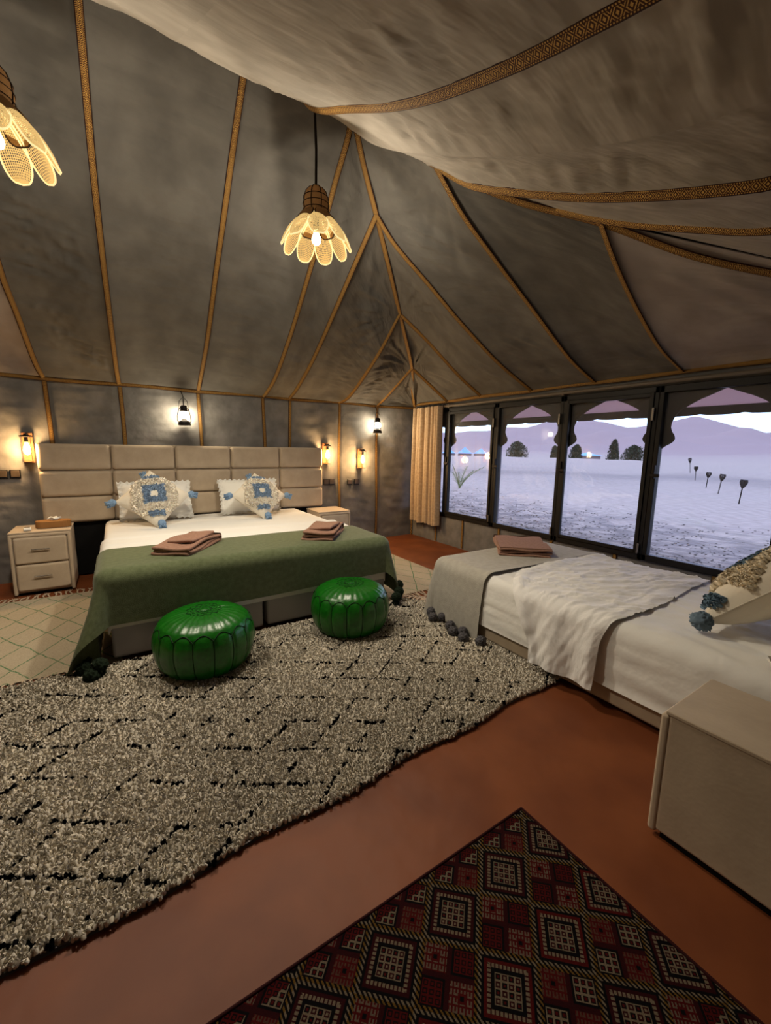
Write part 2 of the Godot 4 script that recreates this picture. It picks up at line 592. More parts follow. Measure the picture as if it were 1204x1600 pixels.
# ---------------------------------------------------------------- setting
func build_shell() -> void:
	var g := Geo.new()
	g.box(Vector3(-3.9, -0.06, 2.9), Vector3(8.0, 0.12, 6.0))
	for i in g.uv.size():
		g.uv[i] = Vector2(g.v[i].x, g.v[i].z)
	struct("floor", g, M.floor)
	# back wall: a board behind, cloth panels and braid strips in front of it
	var wb := struct_node("wall_back")
	g = Geo.new()
	g.box(Vector3(-3.85, 1.0, -0.085), Vector3(7.9, 2.1, 0.1))
	part("backing", g, M.wall_cloth, wb)
	var xs := [-7.7, -6.5, -5.3, -4.52, -3.905, -3.14, -2.39, -2.05, -1.33, -0.705, 0.0]
	for i in xs.size() - 1:
		var a: float = xs[i]
		var b: float = xs[i + 1]
		var f := func(u: float, w: float) -> Vector3:
			var x := lerpf(a, b, u)
			var y := w * 2.0
			var ed := sin(PI * u)
			var z := 0.006 * ed + 0.012 * ed * nz.get_noise_2d(x * 60.0, y * 260.0 + x * 130.0 * (1.0 - w)) + 0.005 * ed * nz.get_noise_2d(x * 170.0 + 90.0, y * 500.0)
			return Vector3(x, y, z + 0.004)
		g = Geo.new()
		g.grid(f, 24, 80, b - a, 2.0, true)
		part("cloth_panel", g, M.wall_cloth, wb)
	for i in range(2, xs.size() - 1):
		g = Geo.new()
		var x: float = xs[i]
		var fs := func(t: float) -> Vector3: return Vector3(x + 0.008 * sin(t * 7.0 + x * 9.0), 0.03 + 1.95 * t, 0.022)
		ribbon(g, fs, 30, 0.042, Vector3(0, 0, 1), 1.95)
		part("braid_strip", g, M.braid, wb)
	g = Geo.new()
	var fe := func(t: float) -> Vector3: return Vector3(lerpf(-7.6, -0.02, t), 2.0 + 0.006 * sin(t * 40.0), 0.03)
	ribbon(g, fe, 80, 0.04, Vector3(0, 0, 1), 7.6)
	part("braid_strip", g, M.braid, wb)
	g = Geo.new()
	g.tube([Vector3(-0.025, 0.0, 0.03), Vector3(-0.022, 1.0, 0.03), Vector3(-0.025, 2.0, 0.03)], 0.012, 6)
	part("corner_braid", g, M.braid, wb)
	# window wall below the sill and above the head
	var wr := struct_node("wall_right")
	g = Geo.new()
	g.box(Vector3(0.05, 0.2, 2.9), Vector3(0.09, 0.43, 6.0))
	g.box(Vector3(0.06, 2.02, 2.9), Vector3(0.11, 0.14, 6.0))
	g.box(Vector3(0.06, 1.2, 5.35), Vector3(0.1, 1.6, 1.1))
	part("backing", g, M.wall_cloth, wr)
	var zs := [0.0, 0.63, 1.2, 1.85, 2.6, 3.3, 4.1, 4.9, 5.8]
	for i in zs.size() - 1:
		var a: float = zs[i]
		var b: float = zs[i + 1]
		var f := func(u: float, w: float) -> Vector3:
			var z := lerpf(a, b, u)
			return Vector3(-0.004 - 0.012 * sin(PI * u) * sin(PI * w) - 0.008 * nz.get_noise_2d(z * 60.0, w * 50.0), w * 0.415, z)
		g = Geo.new()
		g.grid(f, 16, 10, b - a, 0.42, true)
		part("cloth_panel", g, M.wall_cloth, wr)
		if i > 0:
			g = Geo.new()
			var fs := func(t: float) -> Vector3: return Vector3(-0.016, 0.02 + 0.39 * t, a)
			ribbon(g, fs, 8, 0.04, Vector3(-1, 0, 0), 0.39)
			part("braid_strip", g, M.braid, wr)
	g = Geo.new()
	var fr := func(t: float) -> Vector3: return Vector3(-0.02, 2.055 + 0.004 * sin(t * 30.0), lerpf(0.0, 5.7, t))
	ribbon(g, fr, 60, 0.045, Vector3(-1, 0, 0), 5.7)
	part("braid_strip", g, M.braid, wr)
	# walls out of the picture
	var wl := Geo.new()
	wl.box(Vector3(-7.75, 1.0, 2.9), Vector3(0.1, 2.1, 6.0))
	struct("wall_left", wl, M.wall_cloth)
	var wf := Geo.new()
	wf.box(Vector3(-3.85, 1.0, 5.85), Vector3(7.9, 2.1, 0.1))
	struct("wall_front", wf, M.wall_cloth)
	# curtain rail
	g = Geo.new()
	g.tube([Vector3(-0.05, 1.985, 0.05), Vector3(-0.05, 1.985, 5.7)], 0.017, 10)
	for z in [0.85, 2.62, 4.4]:
		g.box(Vector3(-0.02, 1.985, z), Vector3(0.07, 0.05, 0.03))
	solo("curtain_rail", g, M.rail, "long grey round curtain rail running along the top of the windows", "rail")
	# curtain
	var c := thing("curtain", "beige pleated curtain hanging at the corner beside the first window", "curtain", Vector3(-0.1, 0.27, 0.12))
	g = Geo.new()
	var fc := func(u: float, w: float) -> Vector3:
		var pz := u * (0.66 + 0.03 * (1.0 - w))
		var ph := u * 52.0 + 1.5 * sin(u * 9.0)
		var am := 0.034 + 0.014 * sin(u * 23.0)
		return Vector3(am * sin(ph + 0.25 * sin(w * 4.0)) - 0.012 * (1.0 - w), w * 1.72 + 0.012 * sin(u * 14.0) * (1.0 - w), pz + 0.012 * cos(ph))
	g.grid(fc, 150, 24, 1.4, 1.7, true, 0.003)
	part("pleated_cloth", g, M.curtain, c)
	for k in 9:
		g = Geo.new()
		var ring: Array = []
		for s in 14: ring.append(Vector3(0.05 + 0.026 * cos(TAU * s / 14.0), 1.715 + 0.026 * sin(TAU * s / 14.0), 0.03 + k * 0.077))
		g.tube(ring, 0.004, 5, true)
		part("curtain_ring", g, M.iron, c)

# band of width w along f(t), facing nn
func ribbon(g: Geo, f: Callable, k: int, w: float, nn: Vector3, length: float) -> void:
	var pts := PackedVector3Array()
	for i in k + 1:
		var t := float(i) / k
		var p: Vector3 = f.call(t)
		var d: Vector3 = (f.call(minf(1.0, t + 0.01)) - f.call(maxf(0.0, t - 0.01))).normalized()
		var side := d.cross(nn).normalized()
		for s in [-0.5, -0.36, 0.36, 0.5]:
			pts.append(p + side * w * s + nn * (0.0 if absf(s) > 0.4 else 0.003))
	var base := g.v.size()
	g.grid_points(pts, k, 3, 1.0, 1.0, false, 0.0)
	var turned := g.n[base + 2 * k].dot(nn) < 0.0
	for i in range(base, g.v.size()):
		var r := i - base
		g.uv[i] = Vector2([0.0, 0.14, 0.86, 1.0][r % 4], (r / 4) * length / k / (w * 4.0))
		if turned: g.n[i] = -g.n[i]
	if turned: g.idx.reverse()

func resample(p: Array, k: int) -> Array:
	# smooth curve through the points
	if (p[0] - p[p.size() - 1]).length() < 1e-4:
		var same: Array = []
		for i in k + 1: same.append(p[0])
		return same
	var cu := Curve3D.new()
	cu.bake_interval = 0.02
	for i in p.size():
		var a: Vector3 = p[maxi(0, i - 1)]
		var b: Vector3 = p[mini(p.size() - 1, i + 1)]
		var tg := (b - a)
		var lin: float = (p[i] - a).length()
		var lout: float = (b - p[i]).length()
		var d := tg.normalized() if tg.length() > 1e-6 else Vector3.ZERO
		cu.add_point(p[i], -d * lin * 0.3, d * lout * 0.3)
	var out: Array = []
	var L := cu.get_baked_length()
	for i in k + 1:
		out.append(cu.sample_baked(L * i / k) if L > 1e-4 else p[0])
	return out

var gathers: Array[Vector3] = [Vector3(-0.66, 2.43, 0.80), Vector3(-1.30, 2.835, 1.42), Vector3(-2.05, 3.29, 2.14), Vector3(-2.42, 3.76, 2.40), Vector3(-2.09, 3.24, 2.94)]

func cloth_between(parent: Node, a: Array, b: Array, m: Material, inside: Vector3, sag: float, amp: float, crease: Vector2, gather: float = 0.030) -> void:
	var K := a.size() - 1
	var N := 34
	var pts := PackedVector3Array()
	var wid: float = 0.0
	var lng: float = 0.0
	for i in K: lng += (a[i + 1] - a[i]).length()
	for i in K + 1: wid = maxf(wid, (a[i] - b[i]).length())
	for i in K + 1:
		for j in N + 1:
			var u := float(j) / N
			var p: Vector3 = (a[i] as Vector3).lerp(b[i], u)
			pts.append(p)
	# a rough normal of the whole panel
	var nn: Vector3 = ((a[K] - a[0]) as Vector3).cross(b[K / 2] - a[K / 2])
	if nn.length() < 1e-4: nn = ((b[K] - b[0]) as Vector3).cross(b[K / 2] - a[K / 2])
	nn = nn.normalized()
	var mid := pts[pts.size() / 2]
	if nn.dot(inside - mid) < 0.0: nn = -nn
	for i in K + 1:
		for j in N + 1:
			var k := i * (N + 1) + j
			var u := float(j) / N
			var t := float(i) / K
			var p := pts[k]
			var ed := sin(PI * u) * minf(1.0, sin(PI * t) * 2.5)
			var d := -sag * ed * minf(wid, 1.0)
			var q := Vector2(p.x, p.z + p.y * 0.8)
			d += amp * ed * nz.get_noise_2d(q.x * 40.0, q.y * 35.0)
			var al := q.x * cos(crease.x) + q.y * sin(crease.x)
			var ac := q.y * cos(crease.x) - q.x * sin(crease.x)
			var wave := nz.get_noise_2d(ac * 640.0 + 25.0 * sin(al * 4.0), al * 42.0)
			var patch := clampf(0.55 + 1.2 * nz.get_noise_2d(q.x * 60.0 + 500.0, q.y * 50.0), 0.1, 1.0)
			d += crease.y * ed * patch * (wave + 0.9 * pow(1.0 - minf(1.0, absf(nz.get_noise_2d(ac * 330.0 + 900.0, al * 45.0)) * 4.0), 2.0))
			for gi in gathers.size():
				var gp := gathers[gi]
				var dd := (p - gp).length()
				if dd < 1.3:
					var rel := p - gp
					var e1 := nn.cross(Vector3.UP).normalized()
					var e2 := nn.cross(e1)
					var an := atan2(rel.dot(e2), rel.dot(e1))
					d += gather * ed * clampf(dd * 5.0, 0.0, 1.0) * exp(-dd * 2.8) * (0.7 * sin(an * 19.0 + gi * 2.0) + 0.6 * sin(an * 33.0 + gi) + 0.8 * nz.get_noise_2d(an * 260.0, gi * 70.0 + dd * 30.0))
			pts[k] = p + nn * d
	var g := Geo.new()
	# is the grid normal the inside one?
	var gn := (pts[(K / 2 + 1) * (N + 1) + N / 2] - pts[(K / 2) * (N + 1) + N / 2]).cross(pts[(K / 2) * (N + 1) + N / 2 + 1] - pts[(K / 2) * (N + 1) + N / 2])
	g.grid_points(pts, K, N, lng, wid, gn.dot(nn) < 0.0, 0.006)
	part("cloth_panel", g, m, parent)

func roof_braid(parent: Node, pts: Array, inside: Vector3, w: float = 0.045) -> void:
	var s := resample(pts, 40)
	var L := 0.0
	for i in 40: L += (s[i + 1] - s[i]).length()
	var g := Geo.new()
	var p2 := PackedVector3Array()
	for i in 41:
		var d: Vector3 = (s[mini(40, i + 1)] - s[maxi(0, i - 1)]).normalized()
		var nn: Vector3 = (inside - s[i])
		nn = (nn - d * nn.dot(d)).normalized()
		var side := d.cross(nn).normalized()
		for o in [-0.5, -0.36, 0.36, 0.5]:
			p2.append(s[i] + side * w * o + nn * (0.012 if absf(o) < 0.4 else 0.007))
	g.grid_points(p2, 40, 3, 1.0, 1.0, false, 0.0)
	var turned := g.n[81].dot(inside - g.v[81]) < 0.0
	for i in g.v.size():
		g.uv[i] = Vector2([0.0, 0.14, 0.86, 1.0][i % 4], (i / 4) * L / 40.0 / (w * 4.0))
		if turned: g.n[i] = -g.n[i]
	if turned: g.idx.reverse()
	part("braid_strip", g, M.braid, parent)

func back_rib(x: float) -> Array:
	return [Vector3(x, 2.0, 0.0), Vector3(x, 2.1, 0.17), Vector3(x, 2.44, 0.70), Vector3(x, 2.87, 1.20), Vector3(x, 3.24, 1.66), Vector3(x, 3.51, 1.98), Vector3(x, 3.72, 2.26), Vector3(x, 3.81, 2.40)]

func build_roof() -> void:
	var c := struct_node("ceiling")
	var inside := Vector3(-3.6, 1.2, 2.9)
	var E := Vector3(-2.42, 3.76, 2.40)
	var K := 110
	var h1 := Vector3(-0.66, 2.43, 0.80)
	var h2 := Vector3(-1.30, 2.835, 1.42)
	var h3 := Vector3(-2.05, 3.29, 2.14)
	var c0 := Vector3(0.0, 2.03, 0.0)
	var bl := Vector3(-7.7, 2.0, 0.0)
	var EL := Vector3(-5.4, 3.81, 2.40)
	# back slope
	var ribs: Array = [
		[bl, bl],
		[Vector3(-6.5, 2.0, 0.0), Vector3(-6.5, 2.95, 1.25)],
		back_rib(-5.4),
		[Vector3(-4.53, 2.0, 0.0), Vector3(-4.56, 2.1, 0.17), Vector3(-4.6, 2.44, 0.62), Vector3(-4.63, 2.65, 0.88), Vector3(-4.64, 3.24, 1.66), Vector3(-4.64, 3.72, 2.26), Vector3(-4.64, 3.81, 2.40)],
		[Vector3(-3.91, 2.0, 0.0), Vector3(-3.925, 2.1, 0.17), Vector3(-3.95, 2.44, 0.70), Vector3(-3.975, 2.87, 1.20), Vector3(-3.99, 3.24, 1.66), Vector3(-3.995, 3.72, 2.26), Vector3(-3.995, 3.81, 2.40)],
		back_rib(-3.14),
		[Vector3(-2.39, 2.0, 0.0), Vector3(-2.39, 2.03, 0.15), Vector3(-2.39, 2.168, 0.506), Vector3(-2.39, 2.543, 1.04), Vector3(-2.39, 2.987, 1.555), Vector3(-2.39, 3.325, 1.937), Vector3(-2.39, 3.47, 2.08), Vector3(-2.39, 3.665, 2.29), E],
		[Vector3(-2.05, 2.0, 0.0), Vector3(-2.05, 2.10, 0.3), Vector3(-2.05, 2.371, 0.82), Vector3(-2.05, 2.807, 1.46), Vector3(-2.05, 3.08, 1.84), h3],
		[Vector3(-1.33, 2.0, 0.0), Vector3(-1.32, 2.06, 0.3), Vector3(-1.32, 2.469, 1.01), h2],
		[Vector3(-0.705, 2.0, 0.0), Vector3(-0.70, 2.09, 0.216), h1],
		[c0, c0]]
	var rs: Array = []
	for r in ribs: rs.append(resample(r, K))
	for i in rs.size() - 1:
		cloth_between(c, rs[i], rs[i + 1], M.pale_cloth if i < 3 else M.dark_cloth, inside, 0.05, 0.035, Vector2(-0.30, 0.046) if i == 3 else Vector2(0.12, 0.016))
	for i in range(2, ribs.size() - 1): roof_braid(c, ribs[i], inside)
	# slope above the windows
	var w1 := [Vector3(0, 2.05, 0.78), h1]
	var w2 := [Vector3(0, 2.07, 1.42), Vector3(-0.367, 2.26, 1.42), Vector3(-0.885, 2.596, 1.42), h2]
	var w3 := [Vector3(0, 2.05, 2.2), Vector3(-0.586, 2.295, 2.2), Vector3(-1.145, 2.606, 2.2), Vector3(-1.546, 2.86, 2.2), Vector3(-1.9, 3.10, 2.18), h3]
	var w3e := w3 + [Vector3(-2.24, 3.52, 2.26), E]
	var n1 := Vector3(-2.09, 3.244, 2.94)
	var n2 := Vector3(-1.36, 2.80, 3.69)
	var n3 := Vector3(0.0, 2.05, 5.35)
	var w4 := [Vector3(0, 2.056, 2.937), Vector3(-0.447, 2.228, 2.937), Vector3(-1.028, 2.559, 2.937), Vector3(-1.506, 2.832, 2.937), Vector3(-1.845, 3.038, 2.937), n1]
	var w5 := [Vector3(0, 2.059, 3.69), Vector3(-0.456, 2.196, 3.69), Vector3(-0.889, 2.432, 3.69), Vector3(-1.173, 2.632, 3.69), n2]
	var ws := [[c0, c0], w1, w2, w3, w4, w5, [n3, n3]]
	var wr: Array = []
	for r in ws: wr.append(resample(r, K))
	for i in 6:
		var a: Array = wr[i]
		if i == 3: a = resample(w3e, K)
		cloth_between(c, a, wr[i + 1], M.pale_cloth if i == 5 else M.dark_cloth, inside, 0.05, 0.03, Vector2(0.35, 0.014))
	for i in range(1, 6): roof_braid(c, ws[i], inside)
	# hips
	roof_braid(c, [c0, Vector3(-0.32, 2.25, 0.36), h1, h2, h3, Vector3(-2.24, 3.52, 2.26), E], inside, 0.05)
	roof_braid(c, [E, n1, Vector3(-1.72, 2.99, 3.30), n2, Vector3(-1.0, 2.575, 4.06), Vector3(-0.72, 2.44, 4.37), n3], inside, 0.05)
	# near slope: a swagged ceiling cloth from the ridge to the front eave
	var sp := [Vector2(2.40, 3.80), Vector2(2.47, 3.64), Vector2(2.587, 3.498), Vector2(2.80, 3.345), Vector2(3.104, 3.174), Vector2(3.487, 2.954), Vector2(3.737, 2.826), Vector2(3.942, 2.736), Vector2(4.20, 2.635), Vector2(4.378, 2.573), Vector2(4.522, 2.531), Vector2(4.642, 2.495), Vector2(5.2, 2.36), Vector2(5.8, 2.15)]
	var srib := func(x: float, dy: float) -> Array:
		var o: Array = []
		for q in sp: o.append(Vector3(x, q.y + (dy if q.x > 2.45 else 0.0), q.x))
		return o
	var s2 := [n1, Vector3(-2.1, 3.09, 3.12), Vector3(-2.1, 2.937, 3.323), Vector3(-2.1, 2.772, 3.622), Vector3(-2.1, 2.624, 3.907), Vector3(-2.1, 2.513, 4.141), Vector3(-2.1, 2.401, 4.411), Vector3(-2.1, 2.329, 4.605), Vector3(-2.1, 2.287, 4.739), Vector3(-2.1, 2.10, 5.8)]
	var s3 := [Vector3(-1.55, 2.905, 3.49), Vector3(-1.5, 2.766, 3.738), Vector3(-1.5, 2.623, 4.006), Vector3(-1.5, 2.506, 4.261), Vector3(-1.5, 2.374, 4.578), Vector3(-1.5, 2.08, 5.8)]
	var se := [E, Vector3(-2.42, 3.60, 2.47), Vector3(-2.42, 3.445, 2.60), Vector3(-2.42, 3.20, 2.95), Vector3(-2.42, 3.03, 3.25), Vector3(-2.42, 2.86, 3.55), Vector3(-2.42, 2.68, 3.9), Vector3(-2.42, 2.54, 4.22), Vector3(-2.42, 2.40, 4.6), Vector3(-2.42, 2.12, 5.8)]
	var ns := [
		[Vector3(-7.7, 2.05, 5.35), Vector3(-7.7, 2.05, 5.8)],
		srib.call(-5.4, 0.0), srib.call(-4.35, 0.0), srib.call(-3.6, -0.01), srib.call(-2.84, 0.0), se, s2, s3, [n3, Vector3(0, 2.05, 5.8)]]
	var nr: Array = []
	for r in ns: nr.append(resample(r, 130))
	for i in ns.size() - 1:
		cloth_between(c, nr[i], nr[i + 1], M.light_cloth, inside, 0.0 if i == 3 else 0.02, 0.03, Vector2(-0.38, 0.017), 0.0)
	roof_braid(c, ns[2], inside, 0.055)
	roof_braid(c, ns[4], inside, 0.055)
	roof_braid(c, s2, inside, 0.05)
	roof_braid(c, s3, inside, 0.05)
	# left hip end, out of the picture
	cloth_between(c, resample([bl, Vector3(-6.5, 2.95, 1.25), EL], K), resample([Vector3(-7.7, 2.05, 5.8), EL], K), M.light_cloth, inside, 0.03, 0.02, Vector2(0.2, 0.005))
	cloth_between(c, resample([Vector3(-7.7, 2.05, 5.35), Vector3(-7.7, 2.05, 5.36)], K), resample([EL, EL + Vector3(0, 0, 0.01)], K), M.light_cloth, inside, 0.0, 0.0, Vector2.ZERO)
	# the weatherproof outer skin of the tent
	var g := Geo.new()
	var o1 := Vector3(-8.0, 2.14, -0.3); var o2 := Vector3(0.2, 2.14, -0.2); var o3 := Vector3(0.2, 2.14, 6.1); var o4 := Vector3(-8.0, 2.14, 6.1)
	var ra := Vector3(-5.6, 4.35, 2.6); var rb := Vector3(-2.2, 4.35, 2.6)
	for l in [0.0, 0.04]:
		var up := Vector3(0, l, 0)
		for q in [[o1, o2, rb, ra], [o3, o4, ra, rb], [o2, o3, rb, rb], [o4, o1, ra, ra]]:
			var nn: Vector3 = ((q[1] - q[0]) as Vector3).cross(q[2] - q[0]).normalized()
			if nn.y < 0.0: nn = -nn
			if l == 0.0: nn = -nn
			g.flat(q[0] + up, q[1] + up, q[2] + up, q[3] + up, nn)
	part("outer_roof", g, M.outer_roof, c)

func build_windows() -> void:
	var e := [-0.05, 0.815, 1.725, 2.635, 3.545, 4.44]
	for i in 5:
		var w := struct_node("window_%d" % (i + 1))
		var z0: float = e[i]
		var z1: float = e[i + 1]
		var zc := (z0 + z1) / 2.0
		var W := z1 - z0
		var g := Geo.new()
		g.rbox(Vector3(0.0, 0.445, zc), Vector3(0.07, 0.06, W), 0.006, 1)
		g.rbox(Vector3(0.0, 1.925, zc), Vector3(0.07, 0.06, W), 0.006, 1)
		for s in [z0 + 0.02, z1 - 0.02]:
			g.rbox(Vector3(0.0, 1.185, s), Vector3(0.07, 1.54, 0.04), 0.006, 1)
		part("frame", g, M.frame, w)
		# opening sash on every second bay
		g = Geo.new()
		var ins := 0.055
		for s in [z0 + ins, z1 - ins]:
			g.rbox(Vector3(-0.03, 1.185, s), Vector3(0.035, 1.45, 0.036), 0.005, 1)
		for y in [0.485, 1.885]:
			g.rbox(Vector3(-0.03, y, zc), Vector3(0.035, 0.036, W - 0.11), 0.005, 1)
		if i % 2 == 1:
			part("sash", g, M.frame, w)
		g = Geo.new()
		g.box(Vector3(0.008, 1.185, zc), Vector3(0.004, 1.43, W - 0.06))
		part("pane", g, M.glass, w)
		# horseshoe arch board outside the glass
		var half := W / 2.0
		var right := [Vector2(0.46, 1.38), Vector2(0.435, 1.415), Vector2(0.40, 1.445), Vector2(0.365, 1.465), Vector2(0.34, 1.485), Vector2(0.33, 1.51), Vector2(0.338, 1.54), Vector2(0.36, 1.57), Vector2(0.372, 1.605), Vector2(0.37, 1.645), Vector2(0.352, 1.69), Vector2(0.315, 1.735), Vector2(0.25, 1.785), Vector2(0.175, 1.825), Vector2(0.09, 1.86), Vector2(0.0, 1.90)]
		var poly := PackedVector2Array([Vector2(-half, 1.95), Vector2(half, 1.95), Vector2(half, 1.38)])
		for q in right: poly.append(Vector2(q.x * half / 0.46, q.y))
		for k in range(right.size() - 2, -1, -1): poly.append(Vector2(-right[k].x * half / 0.46, right[k].y))
		var keep := PackedVector2Array()
		for p in poly:
			if keep.is_empty() or keep[keep.size() - 1].distance_to(p) > 1e-4: keep.append(p)
		keep.append(Vector2(-half, 1.38)) if keep[keep.size() - 1].distance_to(Vector2(-half, 1.38)) > 1e-4 else null
		g = Geo.new()
		g.plate(keep, -0.012, 0.012, Transform3D(Basis(Vector3(0, 0, 1), Vector3(0, 1, 0), Vector3(-1, 0, 0)), Vector3(0.032, 0, zc)))
		g.box(Vector3(0.032, 0.92, z0 + 0.012), Vector3(0.024, 0.94, 0.024))
		g.box(Vector3(0.032, 0.92, z1 - 0.012), Vector3(0.024, 0.94, 0.024))
		part("arch_board", g, M.arch, w)
		if i > 0:
			g = Geo.new()
			g.rbox(Vector3(-0.05, 1.72, z1 - 0.03), Vector3(0.02, 0.11, 0.02), 0.004, 1)
			g.rbox(Vector3(-0.05, 0.52, z1 - 0.03), Vector3(0.02, 0.09, 0.02), 0.004, 1)
			part("hinge", g, M.steel, w)
			g = Geo.new()
			g.rbox(Vector3(-0.05, 1.22, z0 + 0.03), Vector3(0.03, 0.12, 0.022), 0.006, 1)
			g.rbox(Vector3(-0.07, 1.19, z0 + 0.045), Vector3(0.016, 0.03, 0.08), 0.005, 1)
			part("handle", g, M.iron, w)

# ---------------------------------------------------------------- bedding helpers
# lays a flat cloth point (s along x, t along z) over a box top with rounded edges
func drape(s: float, t: float, x0: float, x1: float, z0: float, z1: float, top: float, r: float, flare: float) -> Vector3:
	var sx := 0.0
	var a := 0.0
	if s < x0 + r: a = x0 + r - s; sx = -1.0
	elif s > x1 - r: a = s - (x1 - r); sx = 1.0
	var sz := 0.0
	var b := 0.0
	if t < z0 + r: b = z0 + r - t; sz = -1.0
	elif t > z1 - r: b = t - (z1 - r); sz = 1.0
	var px := clampf(s, x0 + r, x1 - r)
	var pz := clampf(t, z0 + r, z1 - r)
	if a <= 0.0 and b <= 0.0: return Vector3(px, top, pz)
	var d := sqrt(a * a + b * b)
	var th := atan2(b, a)
	var out := 0.0
	var down := 0.0
	if d < r * PI / 2.0:
		out = r * sin(d / r); down = r * (1.0 - cos(d / r))
	else:
		var rest := d - r * PI / 2.0
		var fl := flare * pow(sin(2.0 * th), 2.0) + 0.02
		out = r + rest * sin(fl); down = r + rest * cos(fl)
	return Vector3(px + sx * cos(th) * out, top - down, pz + sz * sin(th) * out)

func pillow_shape(g: Geo, w: float, h: float, th: float, flange: float = 0.0, pinch: float = 0.06) -> void:
	var N := 36
	for side in [-1.0, 1.0]:
		var f := func(u: float, v2: float) -> Vector3:
			var a := u * 2.0 - 1.0
			var b := v2 * 2.0 - 1.0
			var ia := 1.0 - flange / w * 2.0
			var ib := 1.0 - flange / h * 2.0
			var ca := clampf(a / ia, -1.0, 1.0)
			var cb := clampf(b / ib, -1.0, 1.0)
			var t := th * 0.5 * pow(maxf(0.0, (1.0 - pow(absf(ca), 2.6)) * (1.0 - pow(absf(cb), 2.6))), 0.55)
			t += th * 0.05 * nz.get_noise_2d(a * 60.0 + side * 30.0, b * 60.0) * (1.0 - ca * ca) * (1.0 - cb * cb)
			var wav := 0.0
			if flange > 0.0:
				var e := maxf(maxf(absf(a) - ia, 0.0) * w, maxf(absf(b) - ib, 0.0) * h)
				wav = e * 0.55 * sin((a * w + b * h) * 60.0)
			return Vector3(a * w * 0.5 * (1.0 - pinch * (1.0 - b * b)), b * h * 0.5 * (1.0 - pinch * (1.0 - a * a)), side * (t + 0.001) + wav)
		g.grid(f, N, N, w, h, side > 0.0)

func pompom(r: float, fluff: float = 0.22) -> Geo:
	var g := Geo.new()
	var f := func(u: float, v2: float) -> Vector3:
		var th := u * PI
		var ph := v2 * TAU
		var d := Vector3(sin(th) * cos(ph), cos(th), sin(th) * sin(ph))
		var k := 1.0 + fluff * (1.1 * nz.get_noise_3d(d.x * 130.0, d.y * 130.0, d.z * 130.0) + 0.9 * nz.get_noise_3d(d.x * 330.0 + 50.0, d.y * 330.0, d.z * 330.0))
		return d * r * k
	g.grid(f, 24, 40, 1, 1, true)
	return g

func tassel(r: float, l: float) -> Geo:
	# a tuft of yarn: a knot and strands
	var g := Geo.new()
	g.add(pompom(r * 0.55, 0.15), Transform3D.IDENTITY)
	for i in 26:
		var a := TAU * i / 26.0 * 3.0
		var q := r * sqrt((i + 0.5) / 26.0)
		g.tube([Vector3(0, 0, 0), Vector3(cos(a) * q * 0.8, -l * 0.45, sin(a) * q * 0.8), Vector3(cos(a) * q * 1.1, -l * (0.85 + 0.15 * sin(i * 3.7)), sin(a) * q * 1.1)], r * 0.16, 5)
	return g

# yarn tufts planted on a surface, as one shaggy part
func yarn_mesh(l: float, r: float) -> Mesh:
	var g := Geo.new()
	g.tube([Vector3(-0.25 * l, 0, 0), Vector3(-0.12 * l, 0.75 * l, 0.1 * l), Vector3(0.2 * l, 0.85 * l, 0.0), Vector3(0.45 * l, 0.25 * l, -0.1 * l)], r, 5)
	return g.mesh()

func scatter(called: String, mesh: Mesh, m: Material, places: Array, colors: Array, parent: Node) -> void:
	var mm := MultiMesh.new()
	mm.transform_format = MultiMesh.TRANSFORM_3D
	mm.use_colors = true
	mm.mesh = mesh
	mm.instance_count = places.size()
	for i in places.size():
		mm.set_instance_transform(i, places[i])
		mm.set_instance_color(i, colors[i])
	var o := MultiMeshInstance3D.new()
	o.name = called
	o.multimesh = mm
	o.material_override = m
	o.set_meta("kind", "stuff")
	parent.add_child(o, true)

func lin(c: Color) -> Color:
	return c.srgb_to_linear()

